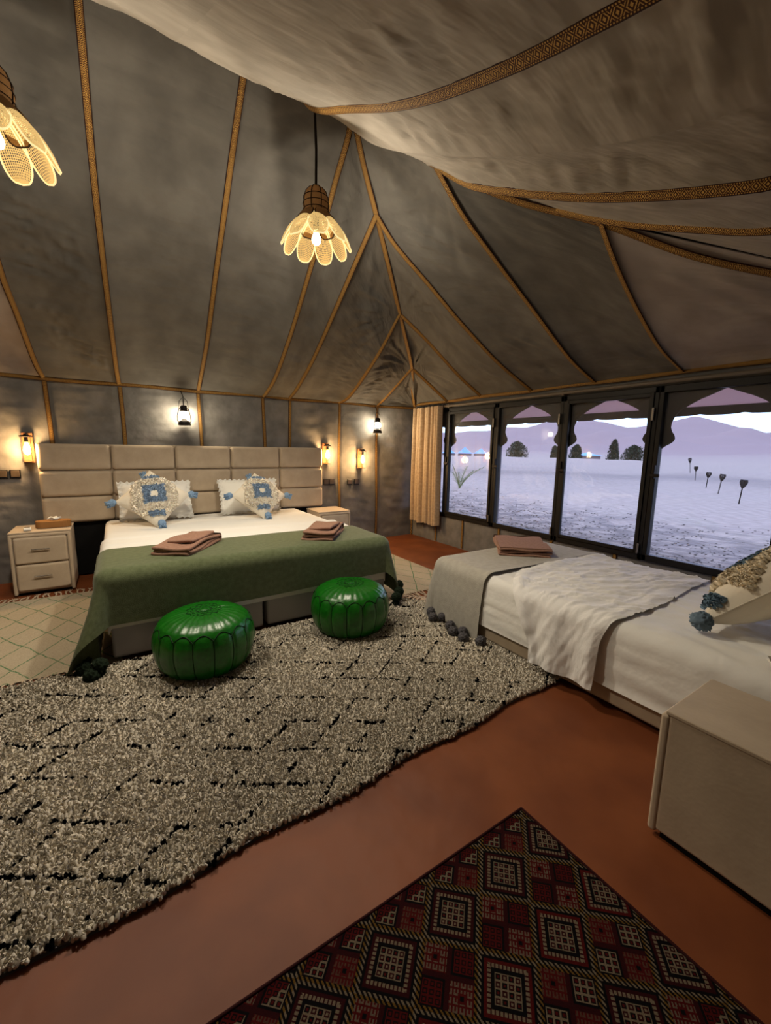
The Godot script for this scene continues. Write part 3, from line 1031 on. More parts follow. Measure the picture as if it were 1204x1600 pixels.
# ---------------------------------------------------------------- the wide bed
func build_king_bed() -> void:
	# headboard: five columns and three rows of padded panels
	var hb := thing("headboard", "wide beige padded headboard of fifteen panels against the back wall", "headboard", Vector3(-3.135, 0.0, 0.0))
	var g := Geo.new()
	g.rbox(Vector3(0, 0.975, 0.055), Vector3(3.01, 0.80, 0.06), 0.012, 2)
	part("frame", g, M.tan_pad, hb)
	g = Geo.new()
	g.box(Vector3(0, 0.30, 0.05), Vector3(2.6, 0.57, 0.04))
	part("black_lower_sheet", g, M.black, hb)  # black sheet filling the space between the padded panels and the floor
	var pm := Geo.new()
	var warp := func(p: Vector3) -> Vector3:
		var e := (1.0 - pow(absf(p.x / 0.3), 3.0)) * (1.0 - pow(absf(p.y / 0.132), 3.0))
		return Vector3(p.x, p.y, p.z + (0.030 * e if p.z > 0.0 else 0.0))
	pm.rbox(Vector3.ZERO, Vector3(0.596, 0.260, 0.075), 0.036, 4, Basis.IDENTITY, 8, warp)
	var pmesh := pm.mesh()
	for r in 3:
		for q in 5:
			part("padded_panel", pmesh, M.tan_pad, hb, Vector3(-1.202 + q * 0.601, 1.243 - r * 0.265, 0.10))
	# bed: two upholstered boxes, mattress
	var bd := thing("bed", "wide double bed with grey upholstered box bases and a white mattress", "bed", Vector3(0, 0, 0))
	for s in 2:
		g = Geo.new()
		var x0: float = [-4.095, -3.105][s]
		var x1: float = [-3.135, -2.04][s]
		g.rbox(Vector3((x0 + x1) / 2, 0.15, 1.26), Vector3(x1 - x0, 0.25, 2.16), 0.02, 2)
		part("box_base", g, M.grey_pad, bd)
	for x in [-4.0, -3.2, -3.05, -2.15]:
		for z in [0.3, 2.2]:
			g = Geo.new()
			g.lathe([Vector2(0.0, 0.0), Vector2(0.02, 0.0), Vector2(0.025, 0.03)], 10, Vector3(x, 0.0, z))
			part("foot", g, M.black, bd)
	g = Geo.new()
	g.rbox(Vector3(-3.08, 0.42, 1.25), Vector3(2.06, 0.30, 2.18), 0.06, 3)
	part("mattress", g, M.white_linen, bd)
	# white sheet over it all
	var sh := thing("bed_sheet", "white sheet spread over the wide double bed with its folded edge by the green throw", "sheet")
	g = Geo.new()
	var fsheet := func(u: float, w: float) -> Vector3:
		var s := lerpf(-4.13 - 0.14, -2.03 + 0.12, u)
		var t := lerpf(0.18, 2.35 + 0.33, w)
		var p := drape(s, t, -4.13, -2.03, -0.5, 2.36, 0.578, 0.05, 0.0)
		var wr := 0.006 * nz.get_noise_2d(s * 30.0, t * 110.0) + 0.004 * nz.get_noise_2d(s * 90.0 + 40.0, t * 60.0)
		p.y += wr + 0.004
		return p
	g.grid(fsheet, 90, 90, 2.7, 2.5, false, 0.004)
	part("cloth", g, M.white_linen, sh)
	g = Geo.new()
	var ffold := func(u: float, w: float) -> Vector3:
		var s := lerpf(-4.13 - 0.23, -2.03 + 0.23, u)
		var t := lerpf(1.30, 1.86, w) + 0.05 * (u - 0.5) + 0.012 * sin(u * 9.0)
		var p := drape(s, t, -4.14, -2.02, -0.5, 3.0, 0.592, 0.055, 0.2)
		var lip := 0.010 * exp(-pow((w - 0.03) / 0.05, 2.0)) + 0.008 * exp(-pow((w - 0.45) / 0.06, 2.0))
		p.y += lip + 0.004 * nz.get_noise_2d(s * 35.0, t * 120.0)
		return p
	g.grid(ffold, 80, 40, 2.7, 0.56, false, 0.012)
	part("folded_edge", g, M.white_linen, sh)
	# green throw across the foot
	var th := thing("bed_throw", "olive green throw with dark tassels draped over the foot of the wide bed", "throw")
	g = Geo.new()
	var fthrow := func(u: float, w: float) -> Vector3:
		var s := lerpf(-4.15 - 0.61, -2.02 + 0.46, u)
		var t := lerpf(1.76, 2.36 + 0.315 + 0.02 * sin(u * 5.0), w)
		var p := drape(s, t, -4.16, -2.0, -0.5, 2.385, 0.612, 0.075, 0.40 if s < -3.0 else 0.22)
		var hang := clampf((0.6 - p.y) * 3.0, 0.0, 1.0)
		p.z += 0.010 * hang * nz.get_noise_2d(s * 40.0, t * 30.0) * (1.0 if t > 2.3 else 0.0)
		p.x -= 0.03 * hang * nz.get_noise_2d(t * 60.0, s * 8.0) * (1.0 if s < -4.1 else 0.0)
		p.y = maxf(p.y + 0.005 * nz.get_noise_2d(s * 25.0, t * 40.0), 0.045 + 0.01 * sin(s * 60.0))
		return p
	g.grid(fthrow, 120, 50, 3.2, 1.0, false, 0.006)
	part("cloth", g, M.green_throw, th)
	var pg := pompom(0.042, 0.3).mesh()
	var tg := tassel(0.03, 0.07).mesh()
	for p in [Vector3(-4.20, 0.05, 2.55), Vector3(-4.25, 0.06, 2.34), Vector3(-4.24, 0.05, 2.45), Vector3(-4.16, 0.09, 2.52), Vector3(-4.235, 0.06, 2.18), Vector3(-4.225, 0.06, 1.93), Vector3(-2.02, 0.10, 2.50), Vector3(-1.95, 0.12, 2.44), Vector3(-1.90, 0.15, 2.36)]:
		part("tassel", pg, M.dark_green, th, p)
		part("tassel_yarn", tg, M.dark_green, th, p)
	# pillows and cushions
	for k in 2:
		var left := k == 0
		var px: float = [-3.66, -2.68][k]
		var pl := thing("pillow", ["white pillow with a ruffled edge behind the cushion, on the side of the tissue box", "white pillow with a ruffled edge behind the cushion, on the side of the curtain"][k], "pillow", Vector3(px, 0.60, 0.42), 0.0, "white pillows on the wide bed")
		pl.rotation = Vector3(-0.42, 0.0, 0.0)
		g = Geo.new()
		pillow_shape(g, 0.70, 0.43, 0.19, 0.035, 0.04)
		part("pillowcase", g, M.white_pillow, pl, Vector3(0, 0.215, 0))
	cushion(Vector3(-3.68, 0.600, 0.80), Vector3(-0.66, 0.02, 0.05), 0.50, 0.47, "tufted cream cushion with a blue square, standing on its corner, nearer the tissue box", false, M.blue_wool, Color(0.62, 0.71, 0.81))
	cushion(Vector3(-2.64, 0.600, 0.79), Vector3(-0.72, 0.14, -0.10), 0.48, 0.45, "tufted cream cushion with a blue square, slumped on its corner, nearer the curtain", false, M.blue_wool, Color(0.62, 0.71, 0.81))
	# folded towels
	towel(Vector3(-3.58, 0.617, 1.985), 0.95, Vector3(0.50, 0.066, 0.27), "large folded brown towel under a smaller one, on the throw nearer the tissue box")
	towel(Vector3(-3.55, 0.684, 1.955), 0.93, Vector3(0.33, 0.022, 0.19), "small folded brown towel on top of the large one nearer the tissue box")
	towel(Vector3(-2.49, 0.617, 2.03), 0.93, Vector3(0.50, 0.066, 0.27), "large folded brown towel under a smaller one, on the throw nearer the curtain")
	towel(Vector3(-2.47, 0.684, 2.01), 0.90, Vector3(0.33, 0.022, 0.19), "small folded brown towel on top of the large one nearer the curtain")

func towel(at: Vector3, turn: float, s: Vector3, label: String, group: String = "folded brown towels on the beds") -> Node3D:
	var t := thing("folded_towel", label, "towel", at, turn, group)
	var layers := 3 if s.y > 0.05 else 1
	var hgt := s.y / layers
	for i in layers:
		var g := Geo.new()
		var k := i
		var warp := func(p: Vector3) -> Vector3:
			var q := p
			q.y += 0.007 * sin(p.x * 14.0 + k + at.x * 9.0) * (0.5 + k * 0.3) + 0.005 * sin(p.z * 22.0 + k * 2.0)
			q.z += 0.008 * sin(p.x * 9.0 + k * 2.1 + at.x * 5.0)
			q.x *= 1.0 - 0.03 * (k % 2)
			return q
		g.rbox(Vector3(0.004 * (i % 2), hgt * (i + 0.5), 0), Vector3(s.x, hgt * 0.98, s.z), hgt * 0.48, 3, Basis.IDENTITY, 10, warp)
		part("fold", g, M.towel, t)
	if layers == 3 and s.z > 0.35:
		var fl := Geo.new()
		var po := PackedVector2Array([Vector2(-s.x * 0.49, -s.z * 0.49), Vector2(s.x * 0.10, -s.z * 0.49), Vector2(s.x * 0.20, -s.z * 0.2), Vector2(-s.x * 0.05, s.z * 0.49), Vector2(-s.x * 0.49, s.z * 0.49)])
		fl.plate(po, -0.007, 0.007, Transform3D(Basis(Vector3(1, 0, 0), Vector3(0, 0, 1), Vector3(0, -1, 0)), Vector3(0, s.y + 0.010, 0)))
		part("turned_flap", fl, M.towel, t)
	if layers == 3:
		var g := Geo.new()
		var pts: Array = []
		for i in 9:
			var a := PI * (i / 8.0) - PI / 2
			pts.append(Vector3(s.x * 0.5 - 0.012 + cos(a) * s.y * 0.48, s.y * 0.5 + sin(a) * s.y * 0.48, 0))
		var f := func(u: float, w: float) -> Vector3:
			var p: Vector3 = pts[int(round(u * 8.0))]
			return p + Vector3(0, 0, lerpf(-s.z * 0.49, s.z * 0.49, w))
		g.grid(f, 8, 6, 0.2, s.z, true, 0.008)
		part("turned_edge", g, M.towel, t)
	return t

func cushion(at: Vector3, rot: Vector3, w: float, h: float, label: String, square: bool, tass: Material, blue: Color) -> void:
	var c := thing("tufted_cushion", label, "cushion", at, 0.0, "tufted cushions")
	c.rotation = rot
	var spin := PI / 4.0 if not square else 0.0
	var lift: float = h * 0.5 * (sqrt(2.0) if not square else 1.0) - 0.02
	var g := Geo.new()
	pillow_shape(g, w, h, 0.19, 0.0, 0.05)
	var body := part("cover", g, M.cushion, c, Vector3(0, lift, 0))
	body.rotation.z = spin
	# tufts on the face
	var face := func(a: float, b: float) -> Vector3:
		var t := 0.19 * 0.5 * pow(maxf(0.0, (1.0 - pow(absf(a), 2.6)) * (1.0 - pow(absf(b), 2.6))), 0.55)
		return Vector3(a * w * 0.5 * (1.0 - 0.05 * (1.0 - b * b)), b * h * 0.5 * (1.0 - 0.05 * (1.0 - a * a)), t)
	var ym := yarn_mesh(0.019, 0.0052)
	var sets := {"blue_tufts": [], "cream_tufts": []}
	var cols := {"blue_tufts": [], "cream_tufts": []}
	var rr := RandomNumberGenerator.new(); rr.seed = 31 + int(at.x * 10.0)
	var bs := Basis(Vector3(0, 0, 1), spin)
	for i in 3600:
		var a := rr.randf_range(-0.96, 0.96)
		var b := rr.randf_range(-0.96, 0.96)
		# the woven square sits upright when the cushion stands on its corner
		var q := Vector2(a, b).rotated(spin) if not square else Vector2(a, b)
		var m := maxf(absf(q.x), absf(q.y))
		var kind := ""
		var bar := q.y if not square else (a + b) * 0.707
		if square: m = maxf(absf(a), absf(b))
		if m < 0.16: kind = ""
		elif m < 0.43: kind = "blue_tufts"
		elif m < 0.64: kind = "cream_tufts"
		elif not square and absf(bar) > 0.78 and absf(bar) < 0.96 and absf(q.x) < 0.30: kind = "blue_tufts"
		elif square and absf(bar) > 0.86 and absf(bar) < 1.06: kind = "blue_tufts"
		elif m < 0.85 and rr.randf() < 0.55: kind = "cream_tufts"
		if kind == "": continue
		var p: Vector3 = face.call(a, b)
		var dpa: Vector3 = face.call(a + 0.02, b) - p
		var dpb: Vector3 = face.call(a, b + 0.02) - p
		var nn := dpa.cross(dpb).normalized()
		var bb := Basis(Quaternion(Vector3.UP, nn)) * Basis(Vector3.UP, rr.randf() * TAU)
		bb = bb.scaled(Vector3.ONE * rr.randf_range(0.8, 1.3))
		sets[kind].append(Transform3D(bs * bb, Vector3(0, lift, 0) + bs * p))
		var base := blue if kind == "blue_tufts" else Color(1.0, 0.97, 0.91)
		var j := rr.randf_range(0.85, 1.12)
		cols[kind].append(lin(Color(base.r * j, base.g * j, base.b * j)))
	for kind in sets:
		scatter(kind, ym, M.tufts, sets[kind], cols[kind], c)
	var pg := pompom(0.034, 0.28).mesh()
	var tg := tassel(0.034, 0.06).mesh()
	for k in 4:
		var cx: float = [-1, 1, 1, -1][k] * w * 0.5
		var cy: float = [-1, -1, 1, 1][k] * h * 0.5
		var p := bs * Vector3(cx * 1.03, cy * 1.03, 0.0) + Vector3(0, lift, 0)
		if p.y < 0.03: p += Vector3(0.03, 0.035, 0.05)
		elif not square and k == 2: p += Vector3(-0.05, -0.06, -0.05)
		part("tassel", pg, tass, c, p)
		var tt := part("tassel_yarn", tg, tass, c, p)
		var out := Vector3(p.x, p.y - lift, 0).normalized()
		tt.basis = Basis(Quaternion(Vector3.DOWN, (out + Vector3(0, -0.5, 0.15)).normalized()))

# ---------------------------------------------------------------- the single bed under the windows
func build_single_bed() -> void:
	var bd := thing("bed", "narrow single bed with a beige upholstered base beside the windows", "bed")
	var g := Geo.new()
	g.rbox(Vector3(-1.20, 0.135, 3.96), Vector3(1.28, 0.21, 2.24), 0.02, 2)
	part("box_base", g, M.tan_pad, bd)
	for x in [-1.75, -0.65]:
		for z in [2.95, 4.95]:
			g = Geo.new()
			g.lathe([Vector2(0.0, 0.0), Vector2(0.02, 0.0), Vector2(0.025, 0.035)], 10, Vector3(x, 0.0, z))
			part("foot", g, M.black, bd)
	g = Geo.new()
	g.rbox(Vector3(-1.19, 0.355, 3.96), Vector3(1.26, 0.26, 2.26), 0.06, 3)
	part("mattress", g, M.white_linen, bd)
	var hb := thing("headboard", "plain beige upholstered headboard behind the head of the single bed", "headboard", Vector3(-1.2, 0.0, 5.16))
	g = Geo.new()
	g.rbox(Vector3(0, 0.42, 0), Vector3(1.3, 0.82, 0.07), 0.02, 2)
	part("padding", g, M.tan_pad, hb)
	var sh := thing("bed_sheet", "white fitted sheet with stretched creases covering the single bed", "sheet")
	g = Geo.new()
	var f := func(u: float, w: float) -> Vector3:
		var s := lerpf(-1.855 - 0.33, -0.545 + 0.30, u)
		var t := lerpf(2.80 - 0.30, 5.10, w)
		var p := drape(s, t, -1.855, -0.545, 2.81, 9.0, 0.498, 0.065, 0.12)
		var side := clampf((0.47 - p.y) * 6.0, 0.0, 1.0) * (1.0 if s < -1.2 else 0.0)
		p.x -= side * (0.012 * nz.get_noise_2d(t * 40.0 + p.y * 60.0, p.y * 900.0) + 0.01)
		p.y += (1.0 - side) * (0.009 * nz.get_noise_2d(s * 420.0 + t * 80.0, t * 60.0) + 0.006 * nz.get_noise_2d(s * 700.0 + t * 240.0, t * 120.0))
		return p
	g.grid(f, 90, 110, 1.9, 2.5, false, 0.004)
	part("cloth", g, M.white_linen, sh)
	# grey blanket over the foot
	var bl := thing("blanket", "pale grey blanket with grey tassels over the foot of the single bed", "blanket")
	g = Geo.new()
	var fb := func(u: float, w: float) -> Vector3:
		var skew := 0.06 * (u - 0.3)
		var s := lerpf(-1.87 - 0.40 - 0.06 * w, -0.53 + 0.30, u)
		var t := lerpf(2.79 - 0.32, 3.42 + skew - 0.05 * (1.0 - u), w)
		var p := drape(s, t, -1.872, -0.53, 2.795, 9.0, 0.515, 0.075, 0.15)
		var hang := clampf((0.5 - p.y) * 4.0, 0.0, 1.0)
		p.x -= 0.016 * hang * (1.0 + nz.get_noise_2d(t * 55.0, p.y * 15.0)) * (1.0 if s < -1.2 else 0.0)
		p.y += (1.0 - hang) * (0.004 * nz.get_noise_2d(s * 40.0, t * 40.0) + 0.008 * exp(-pow((w - 0.985) / 0.02, 2.0)))
		return p
	g.grid(fb, 80, 50, 2.0, 1.0, false, 0.008)
	part("cloth", g, M.grey_blanket, bl)
	var pg := pompom(0.036, 0.3).mesh()
	var tg := tassel(0.026, 0.06).mesh()
	for p in [Vector3(-1.92, 0.075, 2.86), Vector3(-1.96, 0.06, 2.93), Vector3(-1.90, 0.07, 2.98), Vector3(-1.955, 0.065, 3.13), Vector3(-1.99, 0.055, 3.20), Vector3(-1.94, 0.06, 3.25), Vector3(-1.99, 0.05, 3.31), Vector3(-1.93, 0.055, 3.42)]:
		part("tassel", pg, M.grey_wool, bl, p)
		part("tassel_yarn", tg, M.grey_wool, bl, p)
	# crumpled top sheet
	var ts := thing("top_sheet", "crumpled white top sheet lying crosswise over the middle of the single bed", "sheet")
	g = Geo.new()
	var ft := func(u: float, w: float) -> Vector3:
		var s := lerpf(-1.88 - 0.40 + 0.03 * w, -0.60, u)
		var near := lerpf(3.80, 3.42, smoothstep(0.0, 0.45, u)) + 0.03 * sin(u * 7.0)
		var far := lerpf(4.22, 4.26, u) + 0.06 * smoothstep(0.15, 0.3, u) * (1.0 - smoothstep(0.45, 0.9, u))
		var t := lerpf(near, far, w)
		var p := drape(s, t, -1.882, -0.5, -5.0, 9.0, 0.509, 0.08, 0.0)
		var hang := clampf((0.5 - p.y) * 5.0, 0.0, 1.0)
		var al := s * 0.75 + t * 0.66 + 0.10 * sin(t * 5.0)
		var ac := -s * 0.66 + t * 0.75 + 0.05 * sin(s * 6.0)
		var r1 := absf(nz.get_noise_2d(ac * 330.0, al * 55.0))
		var r3 := absf(nz.get_noise_2d(s * 80.0 + 80.0, t * 300.0 - s * 60.0))
		var r2 := nz.get_noise_2d(ac * 620.0, al * 110.0 + 40.0)
		var ridge := 0.011 * pow(1.0 - minf(1.0, r1 * 3.2), 2.0) + 0.008 * pow(1.0 - minf(1.0, r3 * 3.4), 2.0) + 0.0035 * r2
		var fold := 0.007 * exp(-pow((w - 0.93) / 0.05, 2.0)) + 0.012 * exp(-pow((w - 0.07) / 0.05, 2.0))
		p.y += (1.0 - hang) * (ridge + fold)
		p.x -= hang * (0.02 + 0.016 * sin(t * 27.0 + 1.0 + p.y * 3.0) + 0.006 * r2 + ridge * 0.4 + fold)
		return p
	g.grid(ft, 110, 90, 1.8, 0.9, false, 0.004)
	part("cloth", g, M.white_sheet, ts)
	towel(Vector3(-1.04, 0.522, 3.0), 0.83, Vector3(0.56, 0.058, 0.42), "single folded brown towel lying on the grey blanket of the single bed")
	# pillow and cushion at the head
	var pl := thing("pillow", "white pillow at the head of the single bed, cut by the picture edge", "pillow", Vector3(-1.37, 0.515, 4.86))
	pl.rotation = Vector3(0.45, 0, 0)
	g = Geo.new()
	pillow_shape(g, 0.70, 0.42, 0.20, 0.02, 0.05)
	part("pillowcase", g, M.white_pillow, pl, Vector3(0, 0.20, 0))
	near_cushion()

func near_cushion() -> void:
	# leans on the pillow, tufted side towards the foot of the bed
	var c := thing("tufted_cushion", "tufted cream cushion with grey-blue tassels leaning at the head of the single bed", "cushion", Vector3(-1.32, 0.55, 4.53), 0.0, "")
	var ex := Vector3(0.99, 0.0, -0.12).normalized()
	var ey := Vector3(0.10, 0.70, 0.70)
	ey = (ey - ex * ey.dot(ex)).normalized()
	var ez := ex.cross(ey)
	c.basis = Basis(-ex, ey, -ez)
	var w := 0.56
	var h := 0.56
	var g := Geo.new()
	pillow_shape(g, w, h, 0.26, 0.0, 0.08)
	part("cover", g, M.cushion, c, Vector3(0, h / 2, 0))
	var seam: Array = []
	for k in 4:
		for i in 12:
			var t := float(i) / 12.0 * 2.0 - 1.0
			var a: float = [t, 1.0, -t, -1.0][k]
			var b: float = [-1.0, t, 1.0, -t][k]
			seam.append(Vector3(a * w * 0.5 * (1.0 - 0.08 * (1.0 - b * b)), h / 2 + b * h * 0.5 * (1.0 - 0.08 * (1.0 - a * a)), 0))
	g = Geo.new()
	g.tube(seam, 0.004, 6, true)
	part("piping", g, M.cushion, c)
	var face := func(a: float, b: float) -> Vector3:
		var t := 0.13 * pow(maxf(0.0, (1.0 - pow(absf(a), 2.6)) * (1.0 - pow(absf(b), 2.6))), 0.55)
		return Vector3(a * w * 0.5 * (1.0 - 0.08 * (1.0 - b * b)), h / 2 + b * h * 0.5 * (1.0 - 0.08 * (1.0 - a * a)), t)
	var ym := yarn_mesh(0.026, 0.0075)
	var pl := {"cream_tufts": [], "blue_tufts": []}
	var cl := {"cream_tufts": [], "blue_tufts": []}
	var rr := RandomNumberGenerator.new(); rr.seed = 77
	for i in 1700:
		var a := rr.randf_range(-0.95, 0.95)
		var b := rr.randf_range(-0.95, 0.95)
		var q := Vector2(a, b).rotated(PI / 4)
		var m := maxf(absf(q.x), absf(q.y))
		var kind := ""
		if m > 0.14 and m < 0.36: kind = "blue_tufts"
		elif m >= 0.36 and m < 0.72: kind = "cream_tufts"
		elif maxf(absf(q.x), absf(q.y)) > 0.98 and maxf(absf(q.x), absf(q.y)) < 1.14: kind = "blue_tufts"
		if kind == "": continue
		var p: Vector3 = face.call(a, b)
		var nn: Vector3 = (face.call(a + 0.02, b) - p).cross(face.call(a, b + 0.02) - p).normalized()
		var bb := Basis(Quaternion(Vector3.UP, nn)) * Basis(Vector3.UP, rr.randf() * TAU)
		pl[kind].append(Transform3D(bb.scaled(Vector3.ONE * rr.randf_range(0.85, 1.3)), p))
		var j := rr.randf_range(0.85, 1.1)
		cl[kind].append(lin(Color(0.95 * j, 0.90 * j, 0.80 * j)) if kind == "cream_tufts" else lin(Color(0.42 * j, 0.51 * j, 0.58 * j)))
	for kind in pl: scatter(kind, ym, M.tufts, pl[kind], cl[kind], c)
	var pg := pompom(0.045, 0.3).mesh()
	for k in 4:
		part("tassel", pg, M.slate_wool, c, Vector3([-1, 1, 1, -1][k] * w * 0.52, h / 2 + [-1, -1, 1, 1][k] * h * 0.52, 0.0) + Vector3(0, 0.02, 0.01))

# ---------------------------------------------------------------- nightstands
func nightstand(at: Vector3, turn: float, w: float, h: float, d: float, label: String) -> Node3D:
	var t := thing("nightstand", label, "nightstand", at, turn, "beige upholstered nightstands")
	var g := Geo.new()
	g.rbox(Vector3(0, h * 0.5 + 0.012, -d / 2), Vector3(w, h - 0.03, d - 0.02), 0.012, 2)
	part("body", g, M.tan_pad, t)
	g = Geo.new()
	g.box(Vector3(0, 0.016, -d / 2), Vector3(w - 0.03, 0.032, d - 0.05))
	part("plinth", g, M.black, t)
	g = Geo.new()
	g.rbox(Vector3(0, h - 0.006, -d / 2), Vector3(w + 0.006, 0.016, d), 0.005, 2)
	part("top", g, M.tan_pad, t)
	# raised edging round the drawers
	g = Geo.new()
	g.rbox(Vector3(-w / 2 + 0.012, h / 2, 0.0), Vector3(0.028, h - 0.03, 0.03), 0.012, 2)
	g.rbox(Vector3(w / 2 - 0.012, h / 2, 0.0), Vector3(0.028, h - 0.03, 0.03), 0.012, 2)
	g.rbox(Vector3(0, h - 0.03, 0.0), Vector3(w - 0.02, 0.03, 0.03), 0.012, 2)
	part("edging", g, M.tan_pad, t)
	var dh := (h - 0.085) / 2.0
	for i in 2:
		var y := 0.045 + dh * (i + 0.5)
		g = Geo.new()
		var ww := w - 0.06
		var warp := func(p: Vector3) -> Vector3:
			var e := (1.0 - pow(absf(p.x / (ww * 0.5)), 3.0)) * (1.0 - pow(absf(p.y / (dh * 0.5)), 3.0))
			return Vector3(p.x, p.y, p.z + (0.010 * e if p.z > 0.0 else 0.0))
		g.rbox(Vector3.ZERO, Vector3(ww, dh - 0.008, 0.05), 0.02, 3, Basis.IDENTITY, 6, warp)
		var dr := part("drawer", g, M.tan_pad, t, Vector3(0, y, 0.0))
		g = Geo.new()
		g.tube([Vector3(-0.065, 0.0, 0.055), Vector3(0.065, 0.0, 0.055)], 0.0055, 8)
		for s in [-0.035, 0.035]:
			g.tube([Vector3(s, 0.0, 0.02), Vector3(s, 0.0, 0.055)], 0.004, 6)
		part("handle", g, M.steel, dr, Vector3(0, 0.015, 0))
	return t

func build_nightstands() -> void:
	nightstand(Vector3(-4.62, 0, 0.555), 0.0, 0.44, 0.585, 0.42, "beige nightstand carrying the tissue box beside the wide bed")
	nightstand(Vector3(-1.66, 0, 0.555), 0.0, 0.44, 0.565, 0.42, "beige nightstand with a bare top between the wide bed and the curtain")
	nightstand(Vector3(-2.25, 0, 4.765), PI, 0.38, 0.495, 0.46, "beige nightstand seen from its plain side, at the head of the single bed")
	# tissue box
	var tb := thing("tissue_box", "long tan wooden tissue box with a white tissue on the nightstand", "tissue box", Vector3(-4.535, 0.590, 0.36), 0.02)
	var g := Geo.new()
	var o := PackedVector2Array()
	for k in 28:
		var a := TAU * k / 28.0
		o.append(Vector2(cos(a), sin(a)))
	var ring := func(y: float, sx: float) -> Array:
		var out: Array = []
		for p in o:
			out.append(Vector3(signf(p.x) * 0.075 + p.x * 0.06 * sx, y, p.y * 0.065 * sx))
		return out
	var base := g.v.size()
	var lv := [[0.0, 0.96], [0.004, 1.0], [0.058, 1.0], [0.064, 0.95], [0.064, 0.0]]
	var pts := PackedVector3Array()
	for l in lv:
		var rg: Array = ring.call(l[0], l[1])
		for i in 29: pts.append(rg[i % 28] if l[1] > 0.0 else Vector3(signf(o[i % 28].x) * 0.075, 0.064, 0))
	g.grid_points(pts, 4, 28, 0.2, 0.6, false, 0.0)
	part("box", g, M.wood_tan, tb)
	g = Geo.new()
	var f := func(u: float, w: float) -> Vector3:
		var a := u * TAU
		return Vector3(0.01 + (0.018 + 0.03 * w) * cos(a) * (1.0 + 0.3 * sin(a * 3.0)), 0.06 + 0.034 * sin(w * 2.4) + 0.008 * sin(a * 4.0) * w, 0.02 * (0.5 + w) * sin(a) + 0.01 * sin(a * 5.0) * w)
	g.grid(f, 32, 6, 1, 1, false, 0.001)
	part("tissue", g, M.paper, tb)
	var rm := thing("remote_control", "small white remote with a dark upper end on the nightstand", "remote", Vector3(-4.715, 0.592, 0.47), 0.15)
	g = Geo.new()
	g.rbox(Vector3(0, 0.011, 0), Vector3(0.055, 0.022, 0.07), 0.006, 2)
	part("case", g, M.paper, rm)
	g = Geo.new()
	g.rbox(Vector3(0, 0.023, -0.015), Vector3(0.04, 0.004, 0.025), 0.001, 1)
	part("display", g, M.switch_rim, rm)

